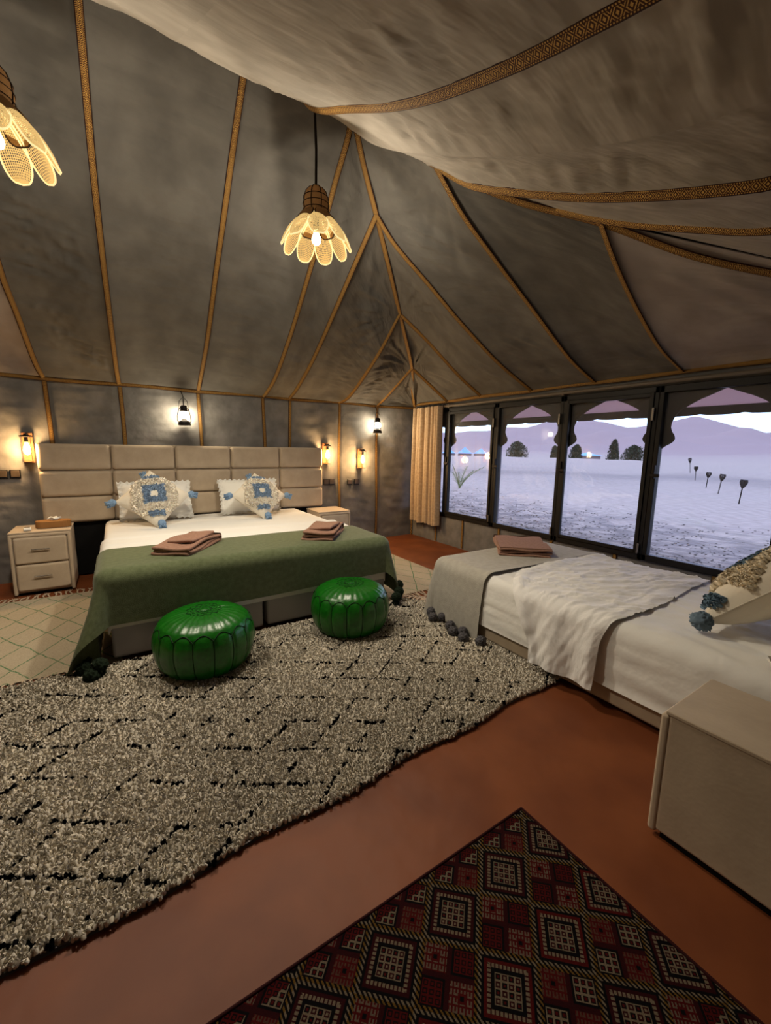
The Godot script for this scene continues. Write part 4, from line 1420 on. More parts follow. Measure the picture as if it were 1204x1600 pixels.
# ---------------------------------------------------------------- rugs
func build_rugs() -> void:
	var r := thing("shaggy_rug", "large cream shaggy rug with broken black diamond lines in front of the wide bed", "rug")
	var zn := func(x: float) -> float: return 3.965 + (-1.99 - x) * 0.045 + 0.012 * sin(x * 9.0)
	var zf := func(x: float) -> float: return 2.40 + maxf(0.0, x + 1.85) * 1.45
	var g := Geo.new()
	var f := func(u: float, w: float) -> Vector3:
		var x := lerpf(-4.64, -1.62, u)
		return Vector3(x, 0.014, lerpf(zf.call(x), zn.call(x), w))
	g.grid(f, 40, 20, 3.0, 1.6, true, 0.012)
	part("backing", g, M.rug_back, r)
	var pl: Array = []
	var cl: Array = []
	var rr := RandomNumberGenerator.new(); rr.seed = 99
	var st := 0.0104
	var x := -4.64
	while x < -1.62:
		var z: float = zf.call(x)
		var z1: float = zn.call(x)
		while z < z1:
			var px := x + rr.randf_range(-0.5, 0.5) * st
			var pz := z + rr.randf_range(-0.5, 0.5) * st
			var wob := 0.03 * nz.get_noise_2d(px * 60.0, pz * 60.0)
			var a := fposmod((-0.54 * px + 0.84 * pz + wob) / 0.19, 1.0)
			var b := fposmod((0.54 * px + 0.84 * pz - wob) / 0.19, 1.0)
			var dash := nz.get_noise_2d(px * 260.0 + 50.0, pz * 260.0)
			var dark := (a < 0.055 and dash > -0.02) or (b < 0.05 and dash < 0.04 and nz.get_noise_2d(px * 90.0, pz * 90.0) > -0.3)
			var j := rr.randf_range(0.90, 1.06)
			var tone := 1.0 + 0.10 * nz.get_noise_2d(px * 40.0 + 300.0, pz * 40.0)
			var c := Color(0.81 * j * tone, 0.775 * j * tone, 0.71 * j * tone)
			if dark: c = Color(0.05, 0.05, 0.055) * rr.randf_range(0.6, 1.6)
			cl.append(lin(c))
			var bb := Basis(Vector3.UP, rr.randf() * TAU) * Basis(Vector3(0, 0, 1), rr.randf_range(-0.5, 0.5))
			bb = bb.scaled(Vector3(1.0, rr.randf_range(0.7, 1.25), 1.0) * rr.randf_range(0.85, 1.2))
			pl.append(Transform3D(bb, Vector3(px, 0.013, pz)))
			z += st
		x += st
	scatter("pile", yarn_mesh(0.018, 0.0056), M.tufts, pl, cl, r)
	g = Geo.new()
	for i in 20:
		var t := i / 20.0
		var p := Vector3(lerpf(-1.86, -1.63, t), 0.012, lerpf(2.36, 2.70, t))
		fringe_knot(g, p, Vector3(0.75, 0, -0.55), i)
	part("fringe", g, M.fringe, r).set_meta("kind", "stuff")
	# runner on either side of the wide bed
	runner(Vector3(-4.56, 0, 1.52), 1.02, 1.62, "flat cream runner with thin green diamond lines beside the nightstand with the tissue box")
	runner(Vector3(-1.54, 0, 1.55), 1.02, 1.46, "flat cream runner with thin green diamond lines between the wide bed and the window wall")
	# kilim in the foreground
	var k := thing("kilim_rug", "flatwoven red and black patterned rug on the bare floor, nearest the viewer", "rug", Vector3(-2.765, 0, 4.446))
	g = Geo.new()
	var fk := func(u: float, w: float) -> Vector3:
		return Vector3(-2.1 * u, 0.008 + 0.003 * nz.get_noise_2d(u * 90.0, w * 60.0), 1.3 * w + 0.006 * sin(u * 11.0))
	g.grid(fk, 40, 30, 1, 1, false, 0.007)
	for i in g.v.size():
		g.uv[i] = Vector2((g.v[i].x + 0.028) / 0.675, (g.v[i].z - 0.029) / 0.63)
	part("weave", g, M.kilim, k)
	g = Geo.new()
	g.tube([Vector3(0, 0.008, 0), Vector3(0, 0.008, 1.3)], 0.005, 6)
	g.tube([Vector3(0, 0.008, 0), Vector3(-0.7, 0.008, 0.0), Vector3(-1.4, 0.008, -0.003), Vector3(-2.1, 0.008, 0)], 0.005, 6)
	part("edge_binding", g, mat(Color(0.17, 0.035, 0.04), 0.9), k)
	# rolled striped textile at the lower edge
	var c := thing("rolled_textile", "small curled red, black and white textile lying right of the kilim", "textile", Vector3(-2.735, 0.0, 5.20), 0.35)
	g = Geo.new()
	var fr := func(u: float, w: float) -> Vector3:
		var a := u * TAU
		var rad := 0.028 * (1.0 + 0.1 * sin(w * 12.0)) * sqrt(maxf(0.0, 1.0 - pow(maxf(0.0, 1.0 - w * 8.0), 2.0)))
		return Vector3(cos(a) * rad * 1.5, 0.034 + sin(a) * rad, w * 0.3)
	g.grid(fr, 20, 24, 0.3, 0.6, true)
	part("roll", g, M.kilim, c)

func fringe_knot(g: Geo, p: Vector3, d: Vector3, i: int) -> void:
	var s := sin(i * 12.9) * 0.02
	var e := p + d.normalized() * 0.09 + Vector3(s, -0.004, s)
	g.tube([p, p.lerp(e, 0.5) + Vector3(0.012 * sin(i * 5.0), 0.004, 0.012 * cos(i * 3.0)), e], 0.006, 5, false, 0.009)
	for k in 3:
		g.tube([e, e + d.normalized() * 0.05 + Vector3(0.018 * (k - 1), -0.003, 0.014 * sin(k + i))], 0.003, 4)

func runner(at: Vector3, w: float, l: float, label: String) -> void:
	var r := thing("runner_rug", label, "rug", at, 0.0, "cream runners beside the wide bed")
	var g := Geo.new()
	var f := func(u: float, q: float) -> Vector3:
		return Vector3((u - 0.5) * w, 0.009 + 0.002 * nz.get_noise_2d(u * 70.0, q * 90.0), (q - 0.5) * l)
	g.grid(f, 20, 30, w / 0.9, l / 1.6, true, 0.008)
	part("weave", g, M.runner, r)
	g = Geo.new()
	for e in [-1.0, 1.0]:
		for i in 26:
			fringe_knot(g, Vector3((i / 25.0 - 0.5) * w, 0.008, e * l / 2), Vector3(0.1 * sin(i * 3.0), 0, e), i)
	part("fringe", g, M.fringe, r).set_meta("kind", "stuff")

# ---------------------------------------------------------------- poufs
func build_poufs() -> void:
	var prof: Array = []
	var H := 0.36
	for p in [Vector2(0.0, 0.0), Vector2(0.12, 0.0), Vector2(0.20, 0.004), Vector2(0.245, 0.025), Vector2(0.275, 0.07), Vector2(0.292, 0.13), Vector2(0.297, 0.18), Vector2(0.292, 0.23), Vector2(0.278, 0.275), Vector2(0.25, 0.312), Vector2(0.205, 0.338), Vector2(0.15, 0.352), Vector2(0.10, 0.357), Vector2(0.05, 0.358), Vector2(0.02, 0.355), Vector2(0.0, 0.354)]:
		prof.append(p)
	var sm: Array = []
	for i in prof.size() - 1:
		for k in 3: sm.append((prof[i] as Vector2).lerp(prof[i + 1], k / 3.0))
	sm.append(prof[prof.size() - 1])
	var scal := func(an: float) -> float: return 0.272 + 0.018 * absf(sin(an * 8.0))
	var bump := func(p: Vector3, an: float, t: float) -> Vector3:
		var q := p
		var rad := Vector2(p.x, p.z).length()
		if rad < 0.02: return q
		var dirv := Vector3(p.x, 0, p.z) / rad
		var s8 := absf(sin(an * 8.0))
		# side gores sink at their seams, top gathers into pleats
		if p.y < 0.285: q -= dirv * 0.010 * pow(1.0 - s8, 6.0)
		else:
			var pl := absf(sin(an * 16.0))
			q.y -= 0.0032 * pow(1.0 - pl, 3.0) * smoothstep(0.04, 0.12, rad) + 0.003 * nz.get_noise_2d(an * 90.0, rad * 300.0)
		return q
	var g := Geo.new()
	g.lathe(sm, 128, Vector3.ZERO, Basis.IDENTITY, bump)
	for i in g.uv.size(): g.uv[i] = Vector2(g.uv[i].y * 2.0, g.uv[i].x)
	var p1 := thing("pouf", "round green leather pouf standing left of the other, nearer the viewer", "pouf", Vector3(-3.60, 0.018, 2.675), 0.0, "green leather poufs")
	part("cover", g, M.pouf, p1)
	g = Geo.new()
	# stitched scallop line, side seams and centre rosette
	var ring: Array = []
	for i in 160:
		var an := TAU * i / 160.0
		var y: float = 0.268 + 0.030 * absf(sin(an * 8.0))
		var rad := 0.0
		for k in sm.size() - 1:
			if sm[k].y <= y and sm[k + 1].y > y: rad = lerpf(sm[k].x, sm[k + 1].x, (y - sm[k].y) / (sm[k + 1].y - sm[k].y))
		ring.append(Vector3(cos(an) * rad, y, sin(an) * rad))
	g.tube(ring, 0.0035, 5, true)
	for k in 16:
		var an := TAU * k / 16.0
		var ln: Array = []
		for i in range(8, 25):
			if sm[i].y < 0.268: ln.append(Vector3(cos(an) * (sm[i].x - 0.009), sm[i].y, sin(an) * (sm[i].x - 0.009)))
		g.tube(ln, 0.003, 5)
	for q in [0.045, 0.07, 0.095]:
		var rg: Array = []
		for i in 96:
			var an := TAU * i / 96.0
			var rad: float = q + 0.008 * sin(an * 12.0 + q * 100.0)
			rg.append(Vector3(cos(an) * rad, 0.3575, sin(an) * rad))
		g.tube(rg, 0.002, 4, true)
	part("stitching", g, M.pouf_thread, p1)
	g = Geo.new()
	g.lathe([Vector2(0.0, 0.352), Vector2(0.028, 0.354), Vector2(0.024, 0.361), Vector2(0.0, 0.363)], 20)
	part("centre_button", g, M.pouf, p1)
	var p2 := copy(p1, "pouf", "round green leather pouf standing right of the other, farther from the viewer")
	p2.position = Vector3(-2.57, 0.018, 2.675)
	p2.rotation.y = 0.6

# ---------------------------------------------------------------- lamps
func petal_mesh(l: float, wmax: float, sp: float) -> Array:
	# woven strands between the outline of the petal, and the outline itself; along +x down -y
	var wd := func(t: float) -> float: return wmax * (0.30 + 0.70 * sin(minf(t, 0.62) / 0.62 * PI / 2)) * sqrt(maxf(0.0, 1.0 - pow(maxf(0.0, (t - 0.62) / 0.38), 2.2)))
	var at := func(t: float, q: float) -> Vector3:
		var ang := 0.30 + 0.62 * t
		var w: float = wd.call(t)
		var x := l * t * cos(ang * 0.85)
		var y := -l * t * sin(ang)
		return Vector3(x, y, 0) + Vector3(0, 0, q * w) + Vector3(-0.35, -0.9, 0) * (q * q * w * 0.35)
	var g := Geo.new()
	var n := int(l / sp)
	for i in range(1, n):
		var t := float(i) / n
		var ln: Array = []
		for k in 9: ln.append(at.call(t, -1.0 + 2.0 * k / 8.0) + Vector3(0, 0.001 * (1 if (k + i) % 2 == 0 else -1), 0))
		g.tube(ln, 0.0022, 4)
	var m := int(wmax * 2.0 / sp)
	for i in range(0, m + 1):
		var q := -0.94 + 1.88 * i / m
		var ln: Array = []
		for k in 13:
			var t := 0.02 + 0.965 * k / 12.0
			ln.append(at.call(t, q))
		g.tube(ln, 0.0022, 4)
	var rim := Geo.new()
	var rg: Array = []
	for i in 25: rg.append(at.call(i / 24.0, 1.0))
	for i in range(24, -1, -1): rg.append(at.call(i / 24.0, -1.0))
	rim.tube(rg, 0.0042, 6)
	return [g.mesh(), rim.mesh()]

func build_lamps() -> void:
	var big := petal_mesh(0.275, 0.064, 0.0092)
	var small := petal_mesh(0.13, 0.058, 0.0040)
	var spots := [Vector3(-2.735, 2.745, 2.47), Vector3(-4.365, 2.745, 2.47)]
	var pendant: Node3D
	for n in 2:
		var label: String = ["woven rattan flower pendant lamp hanging complete above the foot of the bed", "woven rattan flower pendant lamp cut by the picture edge, petals and bulb partly showing"][n]
		if n == 0:
			pendant = thing("pendant_lamp", label, "pendant lamp", spots[0], 0.0, "rattan flower pendant lamps")
			var g := Geo.new()
			g.lathe([Vector2(0.072, 0.185), Vector2(0.083, 0.22), Vector2(0.087, 0.26), Vector2(0.083, 0.30), Vector2(0.068, 0.34), Vector2(0.045, 0.365), Vector2(0.018, 0.378), Vector2(0.0, 0.38)], 28)
			var dm := part("dome", g, M.rattan_dome, pendant)
			g = Geo.new()
			for k in 8:
				var a := TAU * k / 8.0
				var ln: Array = []
				for q in [Vector2(0.074, 0.185), Vector2(0.085, 0.22), Vector2(0.089, 0.26), Vector2(0.085, 0.30), Vector2(0.07, 0.34), Vector2(0.046, 0.367), Vector2(0.012, 0.38)]:
					ln.append(Vector3(cos(a) * q.x, q.y, sin(a) * q.x))
				g.tube(ln, 0.003, 5)
			for yy in [0.187, 0.225, 0.265, 0.305]:
				var rg: Array = []
				for i in 32:
					var a := TAU * i / 32.0
					rg.append(Vector3(cos(a), 0, sin(a)) * (0.088 if yy > 0.2 and yy < 0.3 else (0.084 if yy > 0.2 else 0.075)) + Vector3(0, yy, 0))
				g.tube(rg, 0.0025, 4, true)
			part("dome_wires", g, M.rattan_dark, dm)
			for k in 9:
				var a := TAU * (k + 0.25) / 9.0
				var p := part("petal", big[0], M.rattan, pendant, Vector3(cos(a) * 0.045, 0.205, -sin(a) * 0.045))
				p.rotation.y = a
				part("petal_rim", big[1], M.rattan_rim, p)
			for k in 6:
				var a := TAU * (k + 0.5) / 6.0
				var p := part("upper_petal", small[0], M.rattan_dome, pendant, Vector3(cos(a) * 0.062, 0.222, -sin(a) * 0.062))
				p.rotation.y = a
				part("petal_rim", small[1], M.rattan_dark, p)
			g = Geo.new()
			g.tube([Vector3(0, 0.375, 0), Vector3(0.004, 0.6, 0.0), Vector3(-0.003, 0.8, 0.0), Vector3(0, 0.97, 0.0)], 0.009, 8)
			part("cord", g, M.cord, pendant)
			g = Geo.new()
			g.lathe([Vector2(0.0, 0.11), Vector2(0.02, 0.11), Vector2(0.022, 0.17), Vector2(0.02, 0.19), Vector2(0.0, 0.19)], 14)
			part("socket", g, M.switch_rim, pendant)
			g = Geo.new()
			g.lathe([Vector2(0.0, 0.015), Vector2(0.014, 0.017), Vector2(0.027, 0.028), Vector2(0.032, 0.045), Vector2(0.029, 0.064), Vector2(0.019, 0.085), Vector2(0.014, 0.11)], 20)
			part("bulb", g, M.pendant_bulb, pendant)
			lamp(Vector3(0, 0.048, 0), Color(1.0, 0.88, 0.66), 0.022, 0.03, pendant, "bulb_light")
			# the bare bulb shines down through the open shade; the woven shade lets a softer light out all round
			beam(Vector3(0, -0.035, 0), Vector3.DOWN, 68.0, 0.6, PENDANT_DIRECT, pendant)
			for k in 4:
				var a := TAU * k / 4.0 + 0.5
				beam(Vector3(cos(a) * 0.30, 0.05, sin(a) * 0.30), Vector3(cos(a), 0.0, sin(a)), 89.9, 0.05, PENDANT_SHADE / 2.0, pendant)
		else:
			var c := copy(pendant, "pendant_lamp", label)
			c.position = spots[1]
			c.rotation.y = 0.45
	# a third of the row hangs further left and a fourth near the entrance, outside the picture
	# wall sconces
	var sl := ["glowing wall sconce on a copper-brown board above the tissue box", "wall sconce with a glowing bulb, partly behind the headboard end", "wall sconce with a glowing bulb standing alone between two braid strips, lowest of the three"]
	var sx := [-4.70, -1.555, -1.00]
	var sy := [1.185, 1.15, 1.085]
	var s0: Node3D
	for n in 3:
		if n == 0:
			s0 = thing("wall_sconce", sl[0], "wall lamp", Vector3(sx[0], sy[0], 0.02), 0.0, "wall sconces on the back wall")
			var g := Geo.new()
			g.rbox(Vector3(0, 0.145, 0.012), Vector3(0.085, 0.29, 0.022), 0.004, 1)
			part("board", g, M.copper_wood, s0)
			g = Geo.new()
			g.box(Vector3(0, 0.275, 0.07), Vector3(0.022, 0.014, 0.12))
			g.lathe([Vector2(0.0, 0.248), Vector2(0.052, 0.25), Vector2(0.05, 0.262), Vector2(0.02, 0.27), Vector2(0.0, 0.27)], 20, Vector3(0, 0, 0.095))
			part("top_cap", g, M.iron, s0)
			g = Geo.new()
			g.box(Vector3(0, 0.012, 0.065), Vector3(0.06, 0.010, 0.11))
			for q in [-1.0, 1.0]:
				g.tube([Vector3(q * 0.036, 0.015, 0.13), Vector3(q * 0.036, 0.262, 0.13)], 0.0022, 5)
			part("bottom_bracket", g, M.copper_wood, s0)
			g = Geo.new()
			g.lathe([Vector2(0.0, 0.2), Vector2(0.015, 0.2), Vector2(0.016, 0.25), Vector2(0.0, 0.25)], 12, Vector3(0, 0, 0.095))
			part("socket", g, M.switch_rim, s0)
			g = Geo.new()
			g.lathe([Vector2(0.0, 0.075), Vector2(0.015, 0.08), Vector2(0.027, 0.098), Vector2(0.031, 0.12), Vector2(0.027, 0.15), Vector2(0.018, 0.18), Vector2(0.013, 0.2)], 18, Vector3(0, 0, 0.095))
			part("bulb", g, M.warm_bulb, s0)
			lamp(Vector3(0, 0.125, 0.095), Color(1.0, 0.81, 0.56), SCONCE_ENERGY, 0.05, s0, "sconce_light")
		else:
			var c := copy(s0, "wall_sconce", sl[n])
			c.position = Vector3(sx[n], sy[n], 0.02)
	# hurricane lanterns
	var ll := ["hanging hurricane lantern glowing white on the wall above the headboard", "hanging hurricane lantern glowing white near the curtain corner"]
	var lx := [-3.315, -0.745]
	var l0: Node3D
	for n in 2:
		if n == 0:
			l0 = thing("hurricane_lantern", ll[0], "lantern", Vector3(lx[0], 1.60, 0.10), 0.3, "hurricane lanterns on the back wall")
			var g := Geo.new()
			g.lathe([Vector2(0.0, 0.0), Vector2(0.062, 0.002), Vector2(0.066, 0.012), Vector2(0.062, 0.042), Vector2(0.045, 0.054), Vector2(0.03, 0.06), Vector2(0.028, 0.072), Vector2(0.0, 0.072)], 24)
			part("fuel_tank", g, M.iron, l0)
			g = Geo.new()
			g.lathe([Vector2(0.0, 0.072), Vector2(0.032, 0.073), Vector2(0.048, 0.09), Vector2(0.053, 0.112), Vector2(0.047, 0.14), Vector2(0.036, 0.158), Vector2(0.0, 0.158)], 24)
			part("bulb_globe", g, M.cool_bulb, l0)
			g = Geo.new()
			g.lathe([Vector2(0.0, 0.156), Vector2(0.042, 0.157), Vector2(0.046, 0.165), Vector2(0.034, 0.175), Vector2(0.032, 0.2), Vector2(0.038, 0.206), Vector2(0.026, 0.222), Vector2(0.0, 0.225)], 20)
			part("chimney", g, M.iron, l0)
			g = Geo.new()
			for q in [-1.0, 1.0]:
				g.tube([Vector3(q * 0.05, 0.03, 0), Vector3(q * 0.076, 0.05, 0), Vector3(q * 0.072, 0.11, 0), Vector3(q * 0.058, 0.17, 0), Vector3(q * 0.03, 0.2, 0)], 0.0055, 6)
			part("side_tubes", g, M.iron, l0)
			g = Geo.new()
			g.tube([Vector3(-0.058, 0.17, 0), Vector3(-0.045, 0.27, 0), Vector3(0, 0.315, 0), Vector3(0.045, 0.27, 0), Vector3(0.058, 0.17, 0)], 0.003, 5)
			g.tube([Vector3(0, 0.222, 0), Vector3(0, 0.32, 0), Vector3(0, 0.385, -0.05)], 0.005, 6)
			part("wire_handle", g, M.iron, l0)
			lamp(Vector3(0, 0.115, 0.0), Color(1.0, 0.93, 0.80), LANTERN_ENERGY, 0.05, l0, "lantern_light")
		else:
			var c := copy(l0, "hurricane_lantern", ll[1])
			c.position = Vector3(lx[1], 1.60, 0.10)

func build_small() -> void:
	var xs := [-4.915, -4.82, -1.535, -1.45, -1.16, -1.045]
	var ys := [1.077, 1.077, 0.90, 0.90, 0.89, 0.89]
	var lb := ["dark wall switch plate at the picture edge below the sconce by the tissue box", "dark wall switch plate right below the sconce by the tissue box", "dark wall switch plate closest to the headboard end", "dark wall switch plate second from the headboard end", "dark wall socket plate left of the pair below the lone sconce", "dark wall socket plate right of the pair below the lone sconce"]
	for i in 6:
		var t := thing("wall_switch", lb[i], "switch", Vector3(xs[i], ys[i], 0.018), 0.0, "switch plates on the back wall")
		var g := Geo.new()
		g.rbox(Vector3(0, 0, 0.006), Vector3(0.084, 0.084, 0.016), 0.005, 2)
		part("plate_rim", g, M.switch_rim, t)
		g = Geo.new()
		g.rbox(Vector3(0, 0.003, 0.013), Vector3(0.066, 0.062, 0.010), 0.003, 2)
		part("rocker", g, M.switch_face, t)

# ---------------------------------------------------------------- outside
var dunes: Array = []

func ground_at(x: float, z: float) -> float:
	var d := sqrt(x * x + (z - 4.0) * (z - 4.0))
	var y := -0.12
	y += 0.02 * sin(x * 3.1 + z * 5.2 + 1.6 * sin(z * 0.9) + 0.8 * sin(x * 0.7)) * smoothstep(1.0, 3.0, x) * (1.0 - smoothstep(10.0, 24.0, d))
	y += 0.12 * nz.get_noise_2d(x * 6.0, z * 6.0) * smoothstep(14.0, 30.0, d)
	# low swell in the middle distance, then rolling ground that climbs to the dunes
	y += 0.75 * exp(-pow((d - 46.0 - 3.0 * sin(z * 0.12)) / 11.0, 2.0))
	y += smoothstep(60.0, 170.0, d) * (1.4 + 1.0 * nz.get_noise_2d(x * 0.9, z * 0.9))
	for q in dunes:
		var rx: float = x - q[0]
		var rz: float = z - q[1]
		var ca: float = cos(q[5]); var sa: float = sin(q[5])
		var a: float = (rx * ca + rz * sa) / q[3]
		var b: float = (-rx * sa + rz * ca) / q[4]
		# steeper on one flank, sharp crest
		a *= 1.0 if a > 0.0 else 1.5
		var r := sqrt(a * a + b * b + 0.003) - 0.055
		r *= 1.0 + 0.16 * nz.get_noise_2d(x * 1.3 + q[0], z * 1.3)
		var rise: float = q[2] * maxf(0.0, exp(-r * 1.25) - 0.10) / 0.90 * smoothstep(50.0, 120.0, d)
		y = maxf(y, y * 0.4 + rise)
	return y

func build_terrain() -> void:
	# far dunes: x, z, height, half length, half width, turn
	var add := func(px_w: float, dist: float, elev: float, l: float, w: float, turn: float) -> void:
		var dx := 1.0 / sqrt(1.0 + px_w * px_w)
		dunes.append([-4.0 + dx * dist, 5.32 + px_w * dx * dist, 1.4 + elev * dist, l, w, turn])
	add.call(-0.61, 430.0, 0.068, 150.0, 90.0, 0.4)
	add.call(-0.375, 470.0, 0.060, 130.0, 100.0, -0.5)
	add.call(-0.72, 380.0, 0.050, 130.0, 70.0, 0.9)
	add.call(-0.87, 420.0, 0.040, 140.0, 80.0, 1.1)
	add.call(-1.05, 440.0, 0.031, 160.0, 80.0, 1.3)
	add.call(-0.20, 480.0, 0.036, 160.0, 80.0, -0.4)
	add.call(-0.335, 330.0, 0.032, 70.0, 45.0, 0.2)
	add.call(-0.80, 300.0, 0.026, 70.0, 40.0, 0.5)
	add.call(-0.48, 280.0, 0.018, 90.0, 35.0, -0.2)
	add.call(0.05, 460.0, 0.03, 160.0, 90.0, 0.0)
	add.call(-1.5, 440.0, 0.04, 180.0, 90.0, 1.4)
	add.call(-0.56, 330.0, 0.036, 60.0, 34.0, 0.9)
	add.call(-0.50, 300.0, 0.028, 50.0, 26.0, -0.6)
	add.call(-0.30, 380.0, 0.042, 60.0, 40.0, 0.8)
	add.call(-0.90, 330.0, 0.028, 60.0, 30.0, -0.2)
	add.call(-0.95, 230.0, 0.016, 60.0, 26.0, 0.7)
	add.call(-0.66, 210.0, 0.020, 55.0, 24.0, 0.2)
	add.call(-0.42, 240.0, 0.026, 60.0, 30.0, -0.3)
	add.call(-0.27, 260.0, 0.017, 70.0, 28.0, 0.5)
	var R := 190
	var C := 170
	var pts := PackedVector3Array()
	for i in R + 1:
		var t := float(i) / R
		var x := 0.12 + 2.0 * (exp(t * 5.75) - 1.0)
		for j in C + 1:
			var w := lerpf(-2.2, 1.0, float(j) / C)
			var z := 4.0 + (x + 5.0) * w
			pts.append(Vector3(x, ground_at(x, z), z))
	var sand := Color(0.565, 0.54, 0.50)
	var dark := Color(0.37, 0.36, 0.355)
	var far := Color(0.525, 0.48, 0.465)
	var cf := func(p: Vector3) -> Color:
		var d := sqrt(p.x * p.x + (p.z - 4.0) * (p.z - 4.0))
		var c := sand
		var n1 := nz.get_noise_2d(p.x * 90.0, p.z * 90.0) + 0.6 * nz.get_noise_2d(p.x * 260.0, p.z * 260.0)
		# dark gravel close to the tent, a second flat before the swell
		var near := (1.0 - smoothstep(3.6, 6.5, p.x)) * smoothstep(-0.15, 0.35, n1 + 0.12)
		var band := exp(-pow((d - 24.0 - 5.0 * nz.get_noise_2d(p.x * 5.0, p.z * 5.0)) / 5.0, 2.0)) * (0.75 + 0.3 * n1)
		c = c.lerp(dark, clampf(near * 0.7 + band * 0.6, 0.0, 0.9))
		c = c.lerp(far, smoothstep(60.0, 200.0, d))
		return c.srgb_to_linear()
	var g := Geo.new()
	g.use_col = true
	g.grid_points(pts, R, C, 1, 1, false, 0.0, cf)
	for i in g.n.size():
		if g.n[i].y < 0.0: g.n[i] = -g.n[i]
	g.idx.clear()
	for i in R:
		for j in C:
			var a := i * (C + 1) + j
			g.quad(a, a + C + 1, a + C + 2, a + 1)
	for i in g.uv.size(): g.uv[i] = Vector2(g.v[i].x, g.v[i].z)
	var gr := struct("ground", g, M.sand)
	# droppings, pebbles and dead stalks strewn over the sand by the tent
	var pb := Geo.new()
	pb.lathe([Vector2(0.0, -0.4), Vector2(0.6, -0.2), Vector2(1.0, 0.15), Vector2(0.7, 0.5), Vector2(0.0, 0.65)], 6)
	var rr := RandomNumberGenerator.new(); rr.seed = 404
	var at: Array = []
	var tint: Array = []
	while at.size() < 6000:
		var x := 1.6 + 9.0 * pow(rr.randf(), 1.6)
		var z := 4.0 + (x + 5.0) * rr.randf_range(-1.7, 0.6)
		if nz.get_noise_2d(x * 70.0, z * 70.0) + rr.randf_range(-0.35, 0.35) < (x - 3.4) * 0.16: continue
		var sc := rr.randf_range(0.004, 0.016) * (1.0 + x * 0.05)
		var bb := Basis(Vector3.UP, rr.randf() * TAU).scaled(Vector3(sc * rr.randf_range(1.0, 2.4), sc * 0.7, sc))
		at.append(Transform3D(bb, Vector3(x, ground_at(x, z) + 0.004, z)))
		var v2 := rr.randf_range(0.22, 0.44)
		tint.append(lin(Color(v2, v2 * 0.97, v2 * 0.95)))
	scatter("debris", pb.mesh(), M.tufts, at, tint, gr)

